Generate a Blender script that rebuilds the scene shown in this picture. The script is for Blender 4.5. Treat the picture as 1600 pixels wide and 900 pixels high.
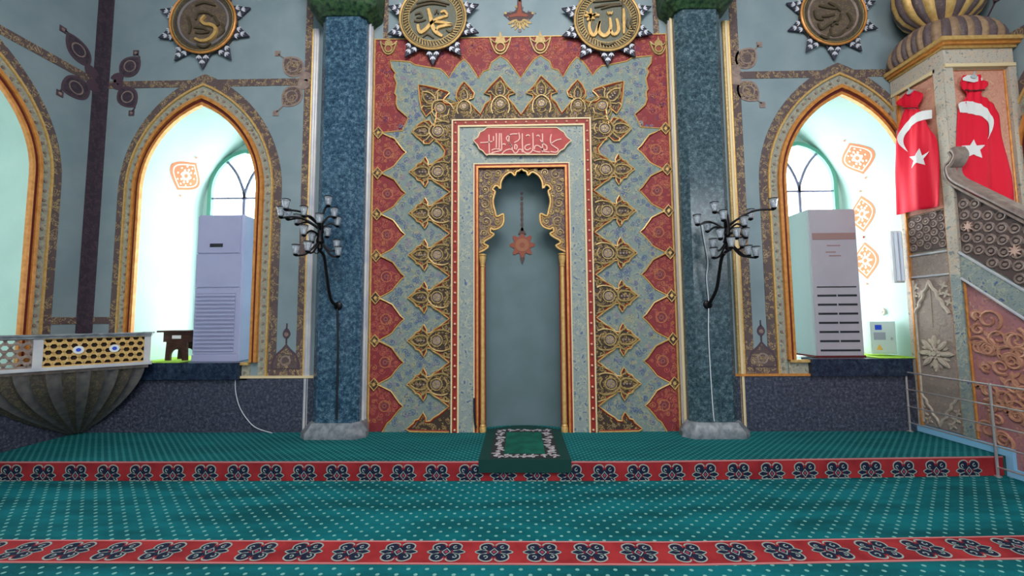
import bpy, bmesh, math, random
from math import sin, cos, pi, radians, sqrt, atan2, hypot
from mathutils import Vector, Matrix
random.seed(7)
for o in list(bpy.data.objects): bpy.data.objects.remove(o, do_unlink=True)
S = bpy.context.scene; COL = S.collection

# ------------------------------------------------------------------ camera, sky, lamps, exposure
F_PX, CAM = 625.0, Vector((-.053, -4.73, 1.5))
yaw, pitch, roll = radians(1.0), radians(4.1), radians(.4)
FW = Vector((-sin(yaw)*cos(pitch), cos(yaw)*cos(pitch), sin(pitch)))
R0 = Vector((cos(yaw), sin(yaw), 0)); U0 = R0.cross(FW)
RT = R0*cos(roll) - U0*sin(roll); UP = U0*cos(roll) + R0*sin(roll)
cd = bpy.data.cameras.new('camera'); cam = bpy.data.objects.new('camera', cd); COL.objects.link(cam)
cd.sensor_width = 36; cd.lens = F_PX/1600*36; cd.clip_start = .05
M = Matrix((RT, UP, -FW)).transposed().to_4x4(); M.translation = CAM; cam.matrix_world = M
S.camera = cam
S.view_settings.view_transform = 'Standard'; S.view_settings.look = 'None'
S.view_settings.gamma = 1; S.view_settings.use_curve_mapping = False
S.view_settings.exposure = 0.1
SKY_OUT, SKY_HALL = 9.0, .95
w = bpy.data.worlds.new('sky'); S.world = w; w.use_nodes = True
nt = w.node_tree; bg = nt.nodes['Background']
tc = nt.nodes.new('ShaderNodeTexCoord'); sp = nt.nodes.new('ShaderNodeSeparateXYZ')
mr = nt.nodes.new('ShaderNodeMapRange'); mr.inputs['From Min'].default_value = -.25; mr.inputs['From Max'].default_value = .1
mr.inputs['To Min'].default_value = SKY_HALL; mr.inputs['To Max'].default_value = SKY_OUT
nt.links.new(tc.outputs['Generated'], sp.inputs[0]); nt.links.new(sp.outputs['Y'], mr.inputs['Value'])
nt.links.new(mr.outputs[0], bg.inputs['Strength']); bg.inputs['Color'].default_value = (.93, .97, 1, 1)
def area(name, loc, target, size, energy, col=(1, 1, 1)):
    l = bpy.data.lights.new(name, 'AREA'); l.energy = energy; l.size = size; l.color = col
    o = bpy.data.objects.new(name, l); COL.objects.link(o); o.location = loc
    o.rotation_euler = (Vector(target)-Vector(loc)).to_track_quat('-Z', 'Y').to_euler(); return o
area('hall_fill_overhead', (0, -4.3, 6.8), (0, -1.0, 1.0), 3.4, 520, (1, .97, .94))  # added overhead fill lamp, stands in for unseen light from above the hall
area('hall_fill_side', (4.6, -6.6, 3.6), (-3.5, 0, 2.2), 2.0, 90, (.9, .96, 1))  # added side fill lamp, stands in for unseen windows behind the camera

# ------------------------------------------------------------------ helpers
def ray(px, py): return FW + RT*((px-800)/F_PX) + UP*((450-py)/F_PX)
def W(px, py, Y=0.0):
    d = ray(px, py); p = CAM + d*((Y-CAM.y)/d.y); return (p.x, p.z)
def WX(px, py, X):
    d = ray(px, py); p = CAM + d*((X-CAM.x)/d.x); return (p.y, p.z)
def WL(pts, Y=0.0): return [W(a, b, Y) for a, b in pts]
def back(y0=0.0): return lambda u, v, w: (u, y0-w, v)
def sideL(X): return lambda u, v, w: (X+w, u, v)
def sideR(X): return lambda u, v, w: (X-w, u, v)
flat = lambda z0: (lambda u, v, w: (u, v, z0+w))
B0 = back(0.0)

def hexc(r, g, b):
    f = lambda c: (c/255/12.92) if c/255 <= .04045 else ((c/255+.055)/1.055)**2.4
    return (f(r), f(g), f(b), 1)
class MB:
    def __init__(s): s.v = []; s.f = []; s.m = []
    def face(s, ids, mat=0): s.f.append(ids); s.m.append(mat)
    def add(s, co): s.v.append(tuple(co)); return len(s.v)-1
    def poly(s, pts, w0, w1, fm=B0, mat=0, smat=None):
        n = len(pts); a = [s.add(fm(u, v, w1)) for u, v in pts]; s.face(a, mat)
        if w0 is not None and w0 != w1:
            b = [s.add(fm(u, v, w0)) for u, v in pts]; s.face(b[::-1], mat)
            for i in range(n):
                j = (i+1) % n; s.face([a[i], b[i], b[j], a[j]], mat if smat is None else smat)
        return s
    def box(s, x0, x1, y0, y1, z0, z1, mat=0):
        return s.poly([(x0, y0), (x1, y0), (x1, y1), (x0, y1)], z0, z1, flat(0), mat)
    def rect(s, u0, u1, v0, v1, w0, w1, fm=B0, mat=0):
        return s.poly([(u0, v0), (u1, v0), (u1, v1), (u0, v1)], w0, w1, fm, mat)
    def tube(s, P, r, n=6, closed=False, mat=0):
        P = [Vector(p) for p in P]; k = len(P)
        if k < 2: return s
        rr = r if isinstance(r, (list, tuple)) else [r]*k
        T = []
        for i in range(k):
            if closed: t = P[(i+1) % k]-P[i-1]
            else: t = P[min(i+1, k-1)]-P[max(i-1, 0)]
            T.append(t.normalized() if t.length > 1e-9 else Vector((0, 0, 1)))
        a = Vector((0, 0, 1)) if abs(T[0].z) < .9 else Vector((0, 1, 0))
        nrm = (a - T[0]*a.dot(T[0])).normalized(); rings = []
        for i in range(k):
            nrm = (nrm - T[i]*nrm.dot(T[i]))
            nrm = nrm.normalized() if nrm.length > 1e-6 else T[i].orthogonal().normalized()
            b = T[i].cross(nrm)
            rings.append([s.add(P[i]+(nrm*cos(2*pi*j/n)+b*sin(2*pi*j/n))*rr[i]) for j in range(n)])
        for i in range(k if closed else k-1):
            A, Bq = rings[i], rings[(i+1) % k]
            for j in range(n): s.face([A[j], A[(j+1) % n], Bq[(j+1) % n], Bq[j]], mat)
        if not closed: s.face(rings[0][::-1], mat); s.face(rings[-1], mat)
        return s
    def tube2(s, pts, r, w, fm=B0, n=6, closed=False, mat=0):
        return s.tube([fm(u, v, w) for u, v in pts], r, n, closed, mat)
    def ribbon(s, pts, wd, w0, w1, fm=B0, closed=False, mat=0):
        k = len(pts); L = []; Rr = []
        ww = wd if isinstance(wd, (list, tuple)) else [wd]*k
        for i in range(k):
            if closed: a, b = pts[i-1], pts[(i+1) % k]
            else: a, b = pts[max(i-1, 0)], pts[min(i+1, k-1)]
            dx, dy = b[0]-a[0], b[1]-a[1]; l = hypot(dx, dy) or 1; nx, ny = -dy/l, dx/l
            h = ww[i]/2; L.append((pts[i][0]+nx*h, pts[i][1]+ny*h)); Rr.append((pts[i][0]-nx*h, pts[i][1]-ny*h))
        return s.strip2(L, Rr, w0, w1, fm, closed, mat)
    def strip2(s, L, Rr, w0, w1, fm=B0, closed=False, mat=0):
        k = len(L); q = []
        for i in range(k):
            q.append((s.add(fm(*L[i], w1)), s.add(fm(*Rr[i], w1)), s.add(fm(*Rr[i], w0)), s.add(fm(*L[i], w0))))
        for i in range(k if closed else k-1):
            a, b = q[i], q[(i+1) % k]
            for j in range(4): s.face([a[j], a[(j+1) % 4], b[(j+1) % 4], b[j]], mat)
        if not closed: s.face(list(q[0])[::-1], mat); s.face(list(q[-1]), mat)
        return s
    def lathe(s, prof, c, n=16, mat=0, mats=None, fr=None, axis='z', a0=0, a1=2*pi):
        full = abs(a1-a0-2*pi) < 1e-6; rings = []
        for (r, z) in prof:
            ring = []
            for j in range(n if full else n+1):
                t = a0+(a1-a0)*j/n; q = r*(fr(t, z) if fr else 1)
                if axis == 'z': p = (c[0]+q*cos(t), c[1]+q*sin(t), c[2]+z)
                elif axis == 'y': p = (c[0]+q*cos(t), c[1]-z, c[2]+q*sin(t))
                ring.append(s.add(p))
            rings.append(ring)
        m = n if full else n
        for i in range(len(prof)-1):
            A, Bq = rings[i], rings[i+1]
            for j in range(m):
                k = (j+1) % len(A); s.face([A[j], A[k], Bq[k], Bq[j]], mats(j) if mats else mat)
        if full and prof[0][0] > 1e-4: s.face(rings[0][::-1], mat)
        if full and prof[-1][0] > 1e-4: s.face(rings[-1], mat)
        return s
    def build(s, name, mats, parent=None, smooth=True, **kw):
        me = bpy.data.meshes.new(name)
        org = Vector((0, 0, 0)); p = parent
        while p: org += p.location; p = p.parent
        me.from_pydata([tuple(Vector(c)-org) for c in s.v], [], s.f)
        for m in (mats if isinstance(mats, (list, tuple)) else [mats]): me.materials.append(m)
        me.polygons.foreach_set('material_index', s.m)
        bm = bmesh.new(); bm.from_mesh(me); bmesh.ops.recalc_face_normals(bm, faces=bm.faces); bm.to_mesh(me); bm.free()
        if smooth:
            me.polygons.foreach_set('use_smooth', [True]*len(me.polygons)); me.set_sharp_from_angle(angle=radians(38))
        me.update()
        o = bpy.data.objects.new(name, me); COL.objects.link(o)
        if parent: o.parent = parent
        for k, val in kw.items(): o[k] = val
        return o
def thing(name, label, cat, loc=(0, 0, 0), group=None):
    o = bpy.data.objects.new(name, None); COL.objects.link(o); o.location = loc; o.empty_display_size = .1
    o['label'] = label; o['category'] = cat
    if group: o['group'] = group
    return o
def cr(P, n=5, closed=False):
    k = len(P); out = []
    for i in range(k if closed else k-1):
        g = lambda j: P[j % k] if closed else P[min(max(j, 0), k-1)]
        a, b, c, d = g(i-1), g(i), g(i+1), g(i+2)
        for t in range(n):
            t /= n
            out.append(tuple(.5*(2*b[q]+(c[q]-a[q])*t+(2*a[q]-5*b[q]+4*c[q]-d[q])*t*t+(3*b[q]-a[q]-3*c[q]+d[q])*t**3) for q in range(len(b))))
    if not closed: out.append(tuple(P[-1]))
    return out
def circ(cx, cy, r, n=20, ry=None, a=0): return [(cx+r*cos(a+2*pi*i/n), cy+(ry or r)*sin(a+2*pi*i/n)) for i in range(n)]
def spiral(cx, cy, r, turns, a0, n=22, dirn=1, r1=.12):
    return [(cx+r*(1-(1-r1)*i/n)*cos(a0+dirn*2*pi*turns*i/n), cy+r*(1-(1-r1)*i/n)*sin(a0+dirn*2*pi*turns*i/n)) for i in range(n+1)]
def offset(pts, d):
    out = []
    for i in range(len(pts)):
        a, b = pts[max(i-1, 0)], pts[min(i+1, len(pts)-1)]; dx, dy = b[0]-a[0], b[1]-a[1]; l = hypot(dx, dy) or 1
        out.append((pts[i][0]-dy/l*d, pts[i][1]+dx/l*d))
    return out

# ------------------------------------------------------------------ materials
def newmat(name, col=(.5, .5, .5, 1), rough=.6, metal=0, spec=.3):
    m = bpy.data.materials.new(name); m.use_nodes = True; b = m.node_tree.nodes['Principled BSDF']
    b.inputs['Base Color'].default_value = col; b.inputs['Roughness'].default_value = rough
    b.inputs['Metallic'].default_value = metal; b.inputs['Specular IOR Level'].default_value = spec
    return m
def ramp(nt, stops, const=False):
    r = nt.nodes.new('ShaderNodeValToRGB'); e = r.color_ramp.elements
    if const: r.color_ramp.interpolation = 'CONSTANT'
    while len(e) < len(stops): e.new(.5)
    for i, (p, c) in enumerate(stops): e[i].position = p; e[i].color = c
    return r
def m_noise(name, stops, scale, rough=.6, detail=4, bump=0, spec=.3, metal=0, stretch=(1, 1, 1)):
    m = newmat(name, rough=rough, spec=spec, metal=metal); nt = m.node_tree; b = nt.nodes['Principled BSDF']
    tc = nt.nodes.new('ShaderNodeTexCoord'); mp = nt.nodes.new('ShaderNodeMapping'); mp.inputs['Scale'].default_value = stretch
    n = nt.nodes.new('ShaderNodeTexNoise'); n.inputs['Scale'].default_value = scale; n.inputs['Detail'].default_value = detail
    r = ramp(nt, stops); L = nt.links.new
    L(tc.outputs['Object'], mp.inputs[0]); L(mp.outputs[0], n.inputs['Vector']); L(n.outputs['Fac'], r.inputs[0]); L(r.outputs[0], b.inputs['Base Color'])
    if bump:
        bp = nt.nodes.new('ShaderNodeBump'); bp.inputs['Strength'].default_value = bump; bp.inputs['Distance'].default_value = .01
        L(n.outputs['Fac'], bp.inputs['Height']); L(bp.outputs[0], b.inputs['Normal'])
    return m
def m_floral(name, bgc, c1, c2, c3, scale=14, rough=.6, distort=.05, bump=.3, amount=1.0):
    """painted arabesque: rosettes (c1) with rings (c2) and fine specks (c3) on a ground colour"""
    m = newmat(name, rough=rough); nt = m.node_tree; b = nt.nodes['Principled BSDF']; L = nt.links.new
    tc = nt.nodes.new('ShaderNodeTexCoord')
    ns = nt.nodes.new('ShaderNodeTexNoise'); ns.inputs['Scale'].default_value = scale*.9; L(tc.outputs['Object'], ns.inputs['Vector'])
    sb = nt.nodes.new('ShaderNodeVectorMath'); sb.operation = 'SUBTRACT'; sb.inputs[1].default_value = (.5, .5, .5); L(ns.outputs['Color'], sb.inputs[0])
    sc = nt.nodes.new('ShaderNodeVectorMath'); sc.operation = 'SCALE'; sc.inputs['Scale'].default_value = distort*3; L(sb.outputs[0], sc.inputs[0])
    ad = nt.nodes.new('ShaderNodeVectorMath'); L(tc.outputs['Object'], ad.inputs[0]); L(sc.outputs[0], ad.inputs[1])
    v1 = nt.nodes.new('ShaderNodeTexVoronoi'); v1.inputs['Scale'].default_value = scale; L(ad.outputs[0], v1.inputs['Vector'])
    r1 = ramp(nt, [(0, c1), (.16, c1), (.2, bgc), (.32, bgc), (.36, c2), (.44, c2), (.48, bgc), (1, bgc)]); L(v1.outputs['Distance'], r1.inputs[0])
    v2 = nt.nodes.new('ShaderNodeTexVoronoi'); v2.inputs['Scale'].default_value = scale*2.7; L(ad.outputs[0], v2.inputs['Vector'])
    r2 = ramp(nt, [(0, (1, 1, 1, 1)), (.2, (1, 1, 1, 1)), (.3, (0, 0, 0, 1))]); L(v2.outputs['Distance'], r2.inputs[0])
    mu = nt.nodes.new('ShaderNodeMath'); mu.operation = 'MULTIPLY'; mu.inputs[1].default_value = .75*amount; L(r2.outputs[0], mu.inputs[0])
    mx = nt.nodes.new('ShaderNodeMixRGB'); mx.inputs[2].default_value = c3; L(mu.outputs[0], mx.inputs[0]); L(r1.outputs[0], mx.inputs[1])
    L(mx.outputs[0], b.inputs['Base Color'])
    if bump:
        bp = nt.nodes.new('ShaderNodeBump'); bp.inputs['Strength'].default_value = bump; bp.inputs['Distance'].default_value = .012; bp.invert = True
        L(v1.outputs['Distance'], bp.inputs['Height']); L(bp.outputs[0], b.inputs['Normal'])
    return m
def m_marble(name, a, b_, c, scale=55, rough=.25, spec=.5):
    m = newmat(name, rough=rough, spec=spec); nt = m.node_tree; b = nt.nodes['Principled BSDF']; L = nt.links.new
    tc = nt.nodes.new('ShaderNodeTexCoord')
    n = nt.nodes.new('ShaderNodeTexNoise'); n.inputs['Scale'].default_value = scale*.45; n.inputs['Detail'].default_value = 5; n.inputs['Roughness'].default_value = .7
    L(tc.outputs['Object'], n.inputs['Vector'])
    r = ramp(nt, [(.3, a), (.5, b_), (.68, c)]); L(n.outputs['Fac'], r.inputs[0])
    v = nt.nodes.new('ShaderNodeTexVoronoi'); v.inputs['Scale'].default_value = scale*1.3; L(tc.outputs['Object'], v.inputs['Vector'])
    r2 = ramp(nt, [(0, (.35, .35, .35, 1)), (.5, (1, 1, 1, 1)), (.9, (1.35, 1.35, 1.35, 1))]); L(v.outputs['Distance'], r2.inputs[0])
    mx = nt.nodes.new('ShaderNodeMixRGB'); mx.blend_type = 'MULTIPLY'; mx.inputs[0].default_value = .8
    L(r.outputs[0], mx.inputs[1]); L(r2.outputs[0], mx.inputs[2]); L(mx.outputs[0], b.inputs['Base Color']); return m
def m_carpet(name, base, dark, dot, px=.112, py=.104):
    m = newmat(name, rough=.95, spec=.1); nt = m.node_tree; b = nt.nodes['Principled BSDF']; L = nt.links.new
    tc = nt.nodes.new('ShaderNodeTexCoord'); sx = nt.nodes.new('ShaderNodeSeparateXYZ'); L(tc.outputs['Object'], sx.inputs[0])
    def mt(op, a, b2=None):
        n = nt.nodes.new('ShaderNodeMath'); n.operation = op
        for i, q in enumerate((a, b2)):
            if q is None: continue
            if isinstance(q, (int, float)): n.inputs[i].default_value = q
            else: L(q, n.inputs[i])
        return n.outputs[0]
    def grid(ox, oy):
        u = mt('SUBTRACT', mt('FRACT', mt('ADD', mt('DIVIDE', sx.outputs['X'], px), ox)), .5)
        v = mt('SUBTRACT', mt('FRACT', mt('ADD', mt('DIVIDE', sx.outputs['Y'], py), oy)), .5)
        u = mt('MULTIPLY', u, px/.0125); v = mt('MULTIPLY', v, py/.011)
        return mt('LESS_THAN', mt('ADD', mt('MULTIPLY', u, u), mt('MULTIPLY', v, v)), 1.0)
    d = mt('MAXIMUM', grid(0, 0), grid(.5, .5))
    mp = nt.nodes.new('ShaderNodeMapping'); mp.inputs['Scale'].default_value = (.5, 2.2, 1); L(tc.outputs['Object'], mp.inputs[0])
    n = nt.nodes.new('ShaderNodeTexNoise'); n.inputs['Scale'].default_value = 2.4; n.inputs['Detail'].default_value = 3; L(mp.outputs[0], n.inputs['Vector'])
    r = ramp(nt, [(.36, dark), (.6, base)]); L(n.outputs['Fac'], r.inputs[0])
    f = nt.nodes.new('ShaderNodeTexNoise'); f.inputs['Scale'].default_value = 260; L(tc.outputs['Object'], f.inputs['Vector'])
    mx = nt.nodes.new('ShaderNodeMixRGB'); mx.inputs[2].default_value = dot; L(mt('MULTIPLY', d, .8), mx.inputs[0]); L(r.outputs[0], mx.inputs[1]); L(mx.outputs[0], b.inputs['Base Color'])
    bp = nt.nodes.new('ShaderNodeBump'); bp.inputs['Strength'].default_value = .5; bp.inputs['Distance'].default_value = .006; L(f.outputs['Fac'], bp.inputs['Height']); L(bp.outputs[0], b.inputs['Normal'])
    return m
h = hexc
wall_m = m_noise('teal_wall_paint', [(.35, h(124, 141, 148)), (.65, h(136, 151, 157))], 2.5, .55)
reveal_m = m_noise('mint_reveal_paint', [(.35, h(172, 202, 194)), (.65, h(182, 210, 202))], 2, .6)
dado_m = m_marble('dark_granite', h(32, 36, 48), h(62, 66, 82), h(104, 104, 122), 70, .35, .4)
pil_m = m_marble('blue_marble', h(24, 42, 60), h(52, 80, 102), h(98, 126, 144), 58, .14, .5)
pil_m2 = m_marble('green_marble', h(28, 46, 54), h(58, 78, 88), h(98, 118, 126), 58, .22, .5)
plinth_m = m_noise('grey_marble', [(.35, h(96, 104, 112)), (.6, h(138, 142, 148))], 14, .3, spec=.5)
cap_m = m_noise('green_bronze', [(.35, h(24, 42, 34)), (.6, h(62, 92, 58))], 22, .35, bump=.3)
sill_m = m_marble('navy_marble', h(16, 24, 44), h(30, 44, 66), h(50, 66, 88), 40, .25)
gold = m_noise('gold_paint', [(.3, h(194, 150, 82)), (.7, h(218, 180, 116))], 30, .42, metal=.25, spec=.5)
oldgold = m_noise('old_gold', [(.3, h(146, 120, 72)), (.7, h(190, 162, 108))], 40, .45, metal=.25, spec=.5)
amber = m_noise('amber_gold', [(.3, h(190, 120, 50)), (.7, h(220, 150, 80))], 20, .4, metal=.25, spec=.5)
cream = newmat('cream_paint', h(222, 200, 160), .5)
silverw = m_noise('pearl_moulding', [(.3, h(170, 172, 186)), (.7, h(206, 202, 200))], 6, .3, spec=.5)
redp = m_noise('brick_red_paint', [(.3, h(128, 34, 28)), (.7, h(156, 48, 38))], 20, .5)
dkred = newmat('maroon_paint', h(96, 34, 34), .5)
red_f = m_floral('red_arabesque', h(130, 48, 52), h(172, 98, 72), h(156, 84, 66), h(90, 46, 72), 11, .6, .07)
blue_f = m_floral('blue_arabesque', h(120, 134, 130), h(92, 100, 130), h(150, 148, 126), h(84, 100, 116), 13, .6, .06)
brown_f = m_floral('umber_arabesque', h(64, 50, 42), h(150, 128, 112), h(168, 136, 82), h(46, 36, 42), 16, .6, .06)
band_f = m_floral('mauve_arabesque', h(96, 80, 80), h(172, 146, 122), h(160, 136, 98), h(68, 52, 60), 15, .6, .05)
dkband_f = m_floral('plum_arabesque', h(64, 54, 66), h(92, 72, 82), h(84, 68, 76), h(52, 46, 58), 17, .6, .05)
dot_f = m_floral('sage_scroll', h(150, 150, 138), h(116, 112, 98), h(172, 164, 140), h(128, 124, 112), 13, .6, .03)
stone_f = m_floral('silver_floral', h(186, 176, 164), h(124, 136, 136), h(200, 176, 154), h(142, 130, 128), 14, .6, .05)
tile_f = m_floral('blue_tile_floral', h(140, 150, 148), h(80, 98, 140), h(166, 166, 150), h(88, 112, 126), 12, .55, .06)
pink_f = m_floral('rose_relief', h(172, 116, 120), h(194, 146, 132), h(184, 128, 116), h(142, 94, 110), 9, .6, .08)
salmon_f = m_floral('salmon_panel', h(206, 150, 128), h(216, 166, 138), h(198, 136, 120), h(186, 124, 118), 12, .6, .06, .15)
taupe_f = m_floral('taupe_panel', h(152, 136, 128), h(176, 158, 144), h(162, 144, 134), h(128, 112, 112), 11, .6, .08)
taupe = m_noise('taupe_relief', [(.3, h(120, 102, 98)), (.7, h(156, 136, 126))], 18, .5)
ltaupe = m_noise('light_relief', [(.3, h(176, 160, 146)), (.7, h(202, 188, 172))], 18, .5)
plum = newmat('plum_rib', h(84, 66, 76), .5)
metal_m = newmat('antique_bronze', h(92, 80, 62), .4, .3)
dkbronze = m_floral('bronze_relief', h(74, 66, 56), h(110, 98, 78), h(98, 86, 64), h(48, 42, 40), 26, .5, .05)
navy = newmat('navy_pile', h(18, 28, 54), .95); pale = newmat('pale_pile', h(150, 165, 160), .95)
bandred = m_noise('red_pile', [(.35, h(132, 28, 36)), (.65, h(162, 44, 48))], 5, .95)
pinkline = newmat('pink_pile', h(196, 120, 120), .95); magenta = newmat('rose_pile', h(150, 60, 80), .95)
carpet_m = m_carpet('teal_carpet', h(16, 106, 114), h(12, 80, 86), h(132, 186, 178))
carpet2_m = m_carpet('teal_carpet_upper', h(16, 96, 102), h(12, 80, 86), h(72, 146, 142), .07, .066)
black_m = newmat('black_iron', h(22, 20, 24), .35, .4)
cup_m = newmat('cut_glass', h(226, 232, 240), .08, 0, .6); cup_m.node_tree.nodes['Principled BSDF'].inputs['Transmission Weight'].default_value = .8; cup_m.node_tree.nodes['Principled BSDF'].inputs['IOR'].default_value = 1.25
bulb_m = newmat('white_bulb', h(236, 232, 236), .3)
jewel_m = newmat('white_enamel', h(206, 206, 216), .25, 0, .6)
starp_m = newmat('slate_enamel', h(66, 66, 78), .4)
ac_m = m_noise('backlit_plastic_panel', [(.3, h(158, 160, 196)), (.7, h(166, 168, 202))], 3, .4); ac2_m = m_noise('ivory_plastic_panel', [(.3, h(164, 158, 170)), (.7, h(172, 166, 176))], 3, .4)  # left unit: backlit shade and bluish cast are mixed into the white plastic colour
acside_m = newmat('grey_plastic', h(170, 178, 182), .4); dark_m = newmat('dark_slot', h(38, 42, 48), .6); slit_m = newmat('grey_slit', h(120, 122, 150), .6)
disp_m = newmat('display_strip', h(150, 120, 118), .3)
glass_m = newmat('window_glass', (1, 1, 1, 1), .02); glass_m.node_tree.nodes['Principled BSDF'].inputs['Transmission Weight'].default_value = 1
glass_m.node_tree.nodes['Principled BSDF'].inputs['IOR'].default_value = 1.02
wframe_m = newmat('green_window_frame', h(96, 160, 140), .45); munt_m = newmat('grey_muntin', h(120, 124, 150), .45)
orange_p = newmat('orange_paint', h(212, 112, 68), .6); peach_p = newmat('peach_paint', h(248, 222, 196), .6)
wood_m = m_noise('dark_walnut', [(.3, h(44, 26, 24)), (.7, h(78, 48, 40))], 12, .4, stretch=(1, 1, 6))
white_m = newmat('white_label', h(226, 228, 230), .5); cloth_green = newmat('lime_cloth', h(150, 196, 60), .9)
box_m = newmat('enamel_box', h(196, 214, 212), .4); bluest = newmat('blue_sticker', h(40, 80, 210), .4); greyst = newmat('grey_sticker', h(150, 160, 176), .5)
yellowst = newmat('yellow_sticker', h(226, 180, 90), .5); cable_m = newmat('white_cable', h(200, 204, 210), .5); dkcable = newmat('dark_cable', h(30, 30, 40), .6)
flag_m = newmat('red_flag_cloth', h(222, 12, 48), .7); flagw = newmat('white_flag_cloth', h(222, 218, 218), .7)
skirt_m = newmat('blue_skirting', h(140, 196, 232), .5); steel = newmat('stainless_steel', h(206, 196, 196), .3, .7)
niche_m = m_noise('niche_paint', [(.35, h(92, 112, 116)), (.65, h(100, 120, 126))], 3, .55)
rugb = newmat('bottle_green_pile', h(14, 58, 54), .95); rugc = m_noise('emerald_pile', [(.3, h(4, 72, 60)), (.7, h(12, 98, 82))], 8, .95)
rugd = newmat('charcoal_pile', h(44, 46, 48), .95); rugw = newmat('white_pile', h(176, 176, 180), .95); rugp = newmat('mauve_pile', h(150, 110, 130), .95)
tube_m = newmat('blue_white_diffuser', h(226, 234, 250), .3); ceil_m = newmat('ceiling_paint', h(150, 170, 176), .8)
brownline = newmat('brown_paint', h(84, 62, 62), .6); rust_p = newmat('rust_paint', h(140, 74, 58), .6); grey_p = newmat('grey_paint', h(120, 112, 116), .6)

# ------------------------------------------------------------------ structure: floor and carpets
XL, XR, PZ, PY, WH = -5.27, 5.2, .18, -.955, 7.0
def st(o, label=None): o['kind'] = 'structure'; return o
PM = -.83                                                # the step runs slightly oblique towards the minbar
dyf = lambda x: max(0, x-1)*(PM-PY)/3.45
EDGE = [(-6.2, PY), (1, PY), (6.2, PY+dyf(6.2))]
st(MB().poly([(-6.2, -9), (6.2, -9)]+EDGE[::-1], -.1, 0, flat(0)).build('floor', carpet_m))
st(MB().poly(EDGE+[(6.2, 1.1), (-6.2, 1.1)], -.1, PZ, flat(0)).build('platform', carpet2_m))
st(MB().box(-6.3, 6.3, -9, 1.1, WH, WH+.1).build('ceiling', ceil_m))
def motif(mb, fm, cx, cy, sx, sy, w, clip=None):
    def ok(p): return [(u, min(max(v, clip[0]), clip[1])) if clip else (u, v) for u, v in p]
    T = lambda p: ok([(cx+u*sx, cy+v*sy) for u, v in p])
    for a in (-1, 1):
        for b in (-1, 1):
            mb.poly(T(circ(a*.46, b*.5, .36, 14, .4)), None, w, fm, 0)
            mb.ribbon(T(cr([(a*.06, b*.72), (a*.22, b*.94), (a*.55, b*.95), (a*.84, b*.7), (a*.8, b*.3), (a*.55, b*.16)], 4)), .075*sx, w-.0006, w+.0012, fm, False, 1)
            mb.ribbon(T(spiral(a*.5, b*.5, .2, .8, 1.5*a, 10, a*b)), .06*sx, w-.0006, w+.0012, fm, False, 1)
        mb.poly(T(circ(a*.72, 0, .34, 10, .3)), None, w+.0003, fm, 0)
        mb.ribbon(T(cr([(a*.4, .12), (a*.75, .22), (a*1.05, .06), (a*1.05, -.06), (a*.75, -.22), (a*.4, -.12)], 3)), .06*sx, w-.0006, w+.0012, fm, False, 1)
    mb.poly(T([(0, .62), (.34, 0), (0, -.62), (-.34, 0)]), None, w+.0006, fm, 0)
    mb.ribbon(T([(0, .36), (.24, 0), (0, -.36), (-.24, 0)]), .07*sx, w, w+.0016, fm, True, 1)
    mb.poly(T([(0, .18), (.12, 0), (0, -.18), (-.12, 0)]), None, w+.0012, fm, 2)
def border(y0, y1, name, fm, clip, lines, pitch, x0, x1, cy, sy, w):
    mb = MB()
    for a, b_ in ((x0, 1), (1, x1)): mb.rect(a, b_, y0, y1, w-.004, w, fm, 0)
    o = st(mb.build(name, bandred))
    l = MB()
    for yy in lines:
        for a, b_ in ((x0, 1), (1, x1)): l.rect(a, b_, yy-.006, yy+.006, w-.003, w+.0015, fm)
    l.build('edge_stripe', pinkline, o)
    mm = MB(); n = int((x1-x0-.05)/pitch+.35)
    for i in range(n): motif(mm, fm, x0+pitch*(i+.42), cy, pitch*.36, sy, w+.001, clip)
    mm.build('scroll_motifs', [navy, pale, magenta], o, False)
    return o
border(-2.195, -1.945, 'carpet_border', lambda u, v, w: (u, v+dyf(u), w), None, (-2.19, -1.95), .306, XL+.02, 5.1, -2.07, .1, .004)
border(.004, PZ-.004, 'step_riser', lambda u, v, w: (u, PY+dyf(u)-w, v), (.005, PZ-.012), (PZ-.008,), .307, XL+.02, 4.42, .052, .098, .006)

# ------------------------------------------------------------------ walls with arched openings
DEP, SILLZ = .94, .975
def arch_pts(cx, a, zs, hr, n=12, z0=None):
    """pointed arch outline, left foot to right foot; a half width, hr = rise / a"""
    c = (hr*hr-1)/2; r = 1+c; t1 = math.acos(c/r); P = []
    for i in range(n+1):
        t = t1*i/n; P.append((-(r*cos(t)-c), r*sin(t)))
    Q = P + [(-u, v) for u, v in P[-2::-1]]
    out = [(cx+a*u, zs+a*v) for u, v in Q]
    if z0 is not None: out = [(cx-a, z0)] + out + [(cx+a, z0)]
    return out
ZS, HR = 3.06, 1.5
def bay(mb, x0, x1, cx, a, fm, top=WH, low=PZ, mats=(0, 1), dep=DEP):
    A = arch_pts(cx, a, ZS, HR, 12, SILLZ)
    mb.rect(x0, x1, low, SILLZ, None, 0, fm)
    mb.poly([(x0, SILLZ), A[0], A[1], (x0, ZS)], None, 0, fm)
    mb.poly([A[-2], A[-1], (x1, SILLZ), (x1, ZS)], None, 0, fm)
    k = len(A)//2
    for i in range(1, k): mb.poly([A[i], A[i+1], (x0, A[i+1][1]), (x0, A[i][1])], None, 0, fm)
    for i in range(k, len(A)-2): mb.poly([A[i], (x1, A[i][1]), (x1, A[i+1][1]), A[i+1]], None, 0, fm)
    mb.rect(x0, x1, A[k][1], top, None, 0, fm)
    q = [(mb.add(fm(u, v, 0)), mb.add(fm(u, v, -dep))) for u, v in A]
    for i in range(len(q)-1): mb.face([q[i][0], q[i+1][0], q[i+1][1], q[i][1]], mats[1])
    mb.face([q[0][0], q[-1][0], q[-1][1], q[0][1]], mats[1])
WA = .715
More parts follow.
